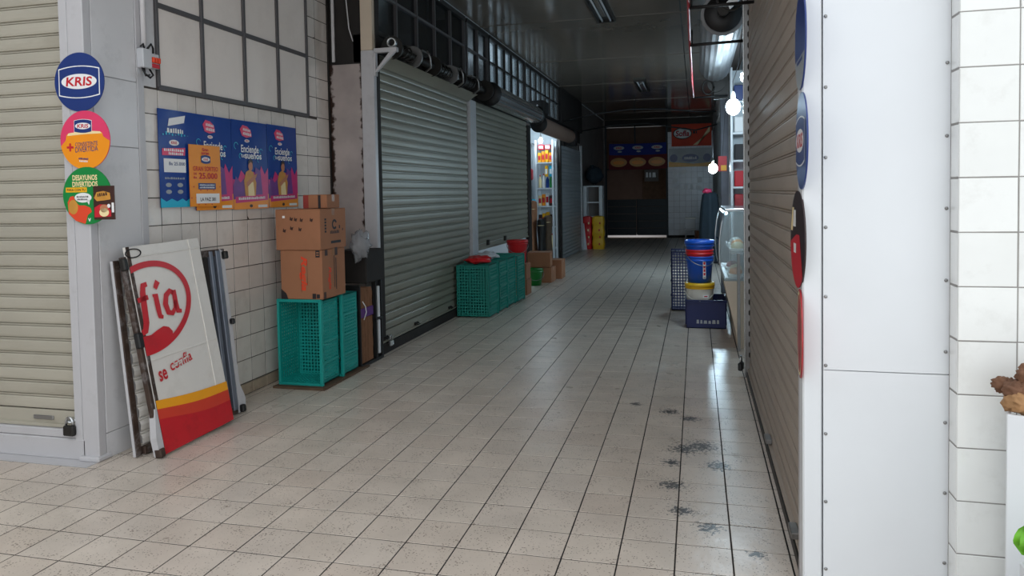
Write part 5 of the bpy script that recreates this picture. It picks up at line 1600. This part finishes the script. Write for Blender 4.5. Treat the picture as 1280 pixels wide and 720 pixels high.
# ------------------------------------------------------------------ deli counter on the right
dc = thing('deli_counter', 'curved glass deli counter with a beige body on the right', 'counter', (0, 4.72, 0))
front = [(.505, .0), (.495, .15), (.455, .34), (.405, .55), (.375, .70)]
body = front + [(1.15, .70), (1.15, 0)]
obj('counter_body', MB().prism(body, 0, 1.7, lambda a, b, c: (a, c, b)), M['beige_panel'], dc)
obj('end_cap', MB().prism([(x + .004, z) for x, z in front] + [(.62, .70), (.62, 0)], -.012, 0, lambda a, b, c: (a, c, b)), M['beige_panel'], dc)
gl_ = [(.375, .70), (.345, .82), (.330, .96), (.333, 1.12), (.352, 1.28), (.385, 1.42)]
v = []
mb = MB()
for (x0, z0), (x1, z1) in zip(gl_, gl_[1:]):
    mb.add([(x0, 0, z0), (x0, 1.7, z0), (x1, 1.7, z1), (x1, 0, z1)], [(0, 1, 2, 3)], True)
obj('curved_glass', mb, M['glass'], dc)
mb = MB()
for y in (0.0, 1.7):
    mb.tube([(x, y, z) for x, z in gl_], .009, 8)
obj('glass_edge', mb, M['bright_steel'], dc)
obj('end_glass', MB().prism(gl_ + [(.60, 1.42), (.60, .70)], .004, .010, lambda a, b, c: (a, c, b)), M['glass'], dc)
obj('top_shelf', MB().box(.385, 1.1, 0, 1.7, 1.42, 1.45, .005), M['bright_steel'], dc)
obj('lamp_tube', MB().cyl((.40, .02, 1.405), (.40, 1.6, 1.405), .016, n=10), M['tubeglow'], dc)
obj('inner_shelf', MB().box(.45, 1.1, .02, 1.68, .98, 1.0), M['bright_steel'], dc)
obj('deck', MB().box(.385, 1.1, .01, 1.69, .702, .73, .003), M['white_clean'], dc)
for k, (x, y, z, m_, nm) in enumerate(((.50, .2, .732, 'print_orange2', 'orange'), (.52, .55, .732, 'print_cream', 'cream'), (.50, .95, .732, 'rosy', 'red'), (.52, .2, 1.002, 'print_cream', 'pale'), (.54, .6, 1.002, 'print_orange2', 'amber'), (.54, 1.0, 1.002, 'white_plastic', 'white'))):
    t = thing('food_tray', '%s food in a tray on the %s of the deli counter' % (nm, 'deck' if z < .9 else 'inner shelf'), 'tray', (x, 4.72 + y, z), group='trays in the deli counter')
    obj('tray', MB().box(-.08, .08, -.13, .13, 0, .03, .006), M['white_plastic'], t)
    obj('food', MB().ball((0, 0, .035), .07, .12, .06, 14, 8, lambda d_: 1 + .2 * noise.noise(d_ * 4)), M[m_], t)
# kick post and steel frame post at the counter's near end
t = struct('trim_13', MB().box(.50, .53, 4.58, 4.62, 0, 1.0, .003), M['steel'])
# shelf behind with packs
rk2 = thing('wall_shelf', 'white lit shelf unit with red packs behind the deli counter', 'shelf', (.53, 6.62, 0))
for x in (0, 1.0):
    obj('upright', MB().box(x, x + .03, 0, .30, .0, 3.2, .003), M['white_clean'], rk2)
obj('back_board', MB().box(.03, 1.0, .28, .30, 1.3, 3.2), M['shop_wall'], rk2)
shz = (1.36, 1.66, 2.0, 2.35, 2.75)
for z in shz:
    obj('shelf_board', MB().box(.03, 1.0, 0, .28, z, z + .025, .002), M['white_clean'], rk2)
pk = (('rosy', 'dull red'), ('print_red', 'red'), ('print_dark', 'black'), ('print_white', 'white'), ('print_navy', 'navy'))
for j, z in enumerate(shz):
    for k in range(3):
        m_, nm = pk[j]
        packet('%s pack %s of the lit right shelf, %s from the aisle' % (nm, ('at the foot', 'above the foot', 'at mid height', 'below the top', 'at the top')[j], order[k]), (.65 + k * .16, 6.72, z + .027), .14, .14, .20, m_, m_, 'packs on the lit right shelf')
t = thing('price_card', 'red and yellow card hanging at the grey column on the right', 'card', (.44, 6.9, 1.98))
obj('card', MB().box(-.055, .055, -.003, .003, -.09, .11, .001), M['print_red'], t)
obj('print', MB().rect(-.02, .05, -.08, -.01, .0035, 0), M['print_yellow'], t, mw=Matrix.Rotation(PI / 2, 4, 'X'), flat=True)
obj('string', MB().cyl((0, 0, .11), (.05, 0, .9), .003, n=5), M['black'], t)

# ------------------------------------------------------------------ produce stand at the right edge
ST_A = -.346
st = thing('produce_box', 'white box of brown roots standing before the right tiled wall', 'box', (1.128, -.385, 0), (0, 0, ST_A))
obj('front_board', MB().box(0, .6, .0, .012, 0.0, .866, .003), M['white_clean'], st)
obj('side_board', MB().box(0, .012, .013, .15, 0.0, .866, .003), M['white_clean'], st)
obj('side_board', MB().box(.588, .6, .013, .15, 0.0, .866, .003), M['white_clean'], st)
obj('box_bottom', MB().box(.012, .588, .013, .15, .80, .82), M['white_clean'], st)
rnd = random.Random(4)
ca_, sa_ = math.cos(ST_A), math.sin(ST_A)
spots = [(.030, .035, .905, .050), (.03, .10, .935, .03), (.085, .05, .93, .038), (.06, .07, .985, .034), (.11, .09, 1.0, .034), (.14, .04, .90, .036), (.16, .07, .96, .034),
         (.20, .05, .90, .036), (.26, .06, .90, .036), (.11, .05, 1.04, .028), (.32, .06, .90, .036), (.38, .06, .90, .036), (.44, .06, .90, .036)]
rl_ = ['golden crusty root at the lower left corner of the heap on the white box'] + ['knobbly dark brown root heaped on the white box at the right edge'] * 12
for k, (lx, ly, z, s0) in enumerate(spots):
    a_ = rnd.uniform(0, PI)
    mb = MB()
    p = Vector((0, 0, 0)); d_ = Vector((math.cos(a_), math.sin(a_), .1))
    for j in range(3):
        s_ = s0 * rnd.uniform(.75, 1.05)
        sd = rnd.uniform(0, 50)
        mb.ball(p, s_ * 1.15, s_, s_ * .95, 22, 14, lambda q, sd=sd: 1 + .30 * noise.noise(q * 2.5 + Vector((sd, 0, 0))) + .20 * noise.noise(q * 7 + Vector((0, sd, 0))) + .10 * noise.noise(q * 17 + Vector((0, 0, sd))))
        p = p + (d_ + Vector((rnd.uniform(-.6, .6), rnd.uniform(-.6, .6), rnd.uniform(-.3, .3)))).normalized() * s_ * .8
    o = obj('ginger_root', mb, M['ginger'] if k in (0, 5) else M['ginger_dark'], None, (1.128 + lx * ca_ - ly * sa_, -.385 + lx * sa_ + ly * ca_, z))
    tag(o, rl_[k], 'root', 'roots heaped on the white box')
lf = thing('lettuce', 'bright green leaves poking out low at the right edge of the white box', 'vegetable', (1.118, -.60, .475))
for k in range(4):
    mb = MB().grid(8, 8, lambda a, b, k=k: ((a - .5) * .09 * math.sin(PI * min(1, b + .15)) + .012 * k, -.02 * k * .3 + .015 * math.sin(9 * a + k) * b + .012 * math.sin(12 * b), b * (.125 - .015 * k)))
    obj('leaf', mb, M['leaf'], lf, None, (0, 0, .3 * (k - 1)))
obj('stem', MB().cyl((0, -.0, -.03), (0, -.01, .05), .014, .02, 8), M['leaf'], lf)
tag(obj('low_crate', MB().box(1.10, 1.38, -.78, -.57, 0, .445, .006), M['white_clean']), 'low white crate under the green leaves at the right edge', 'crate')
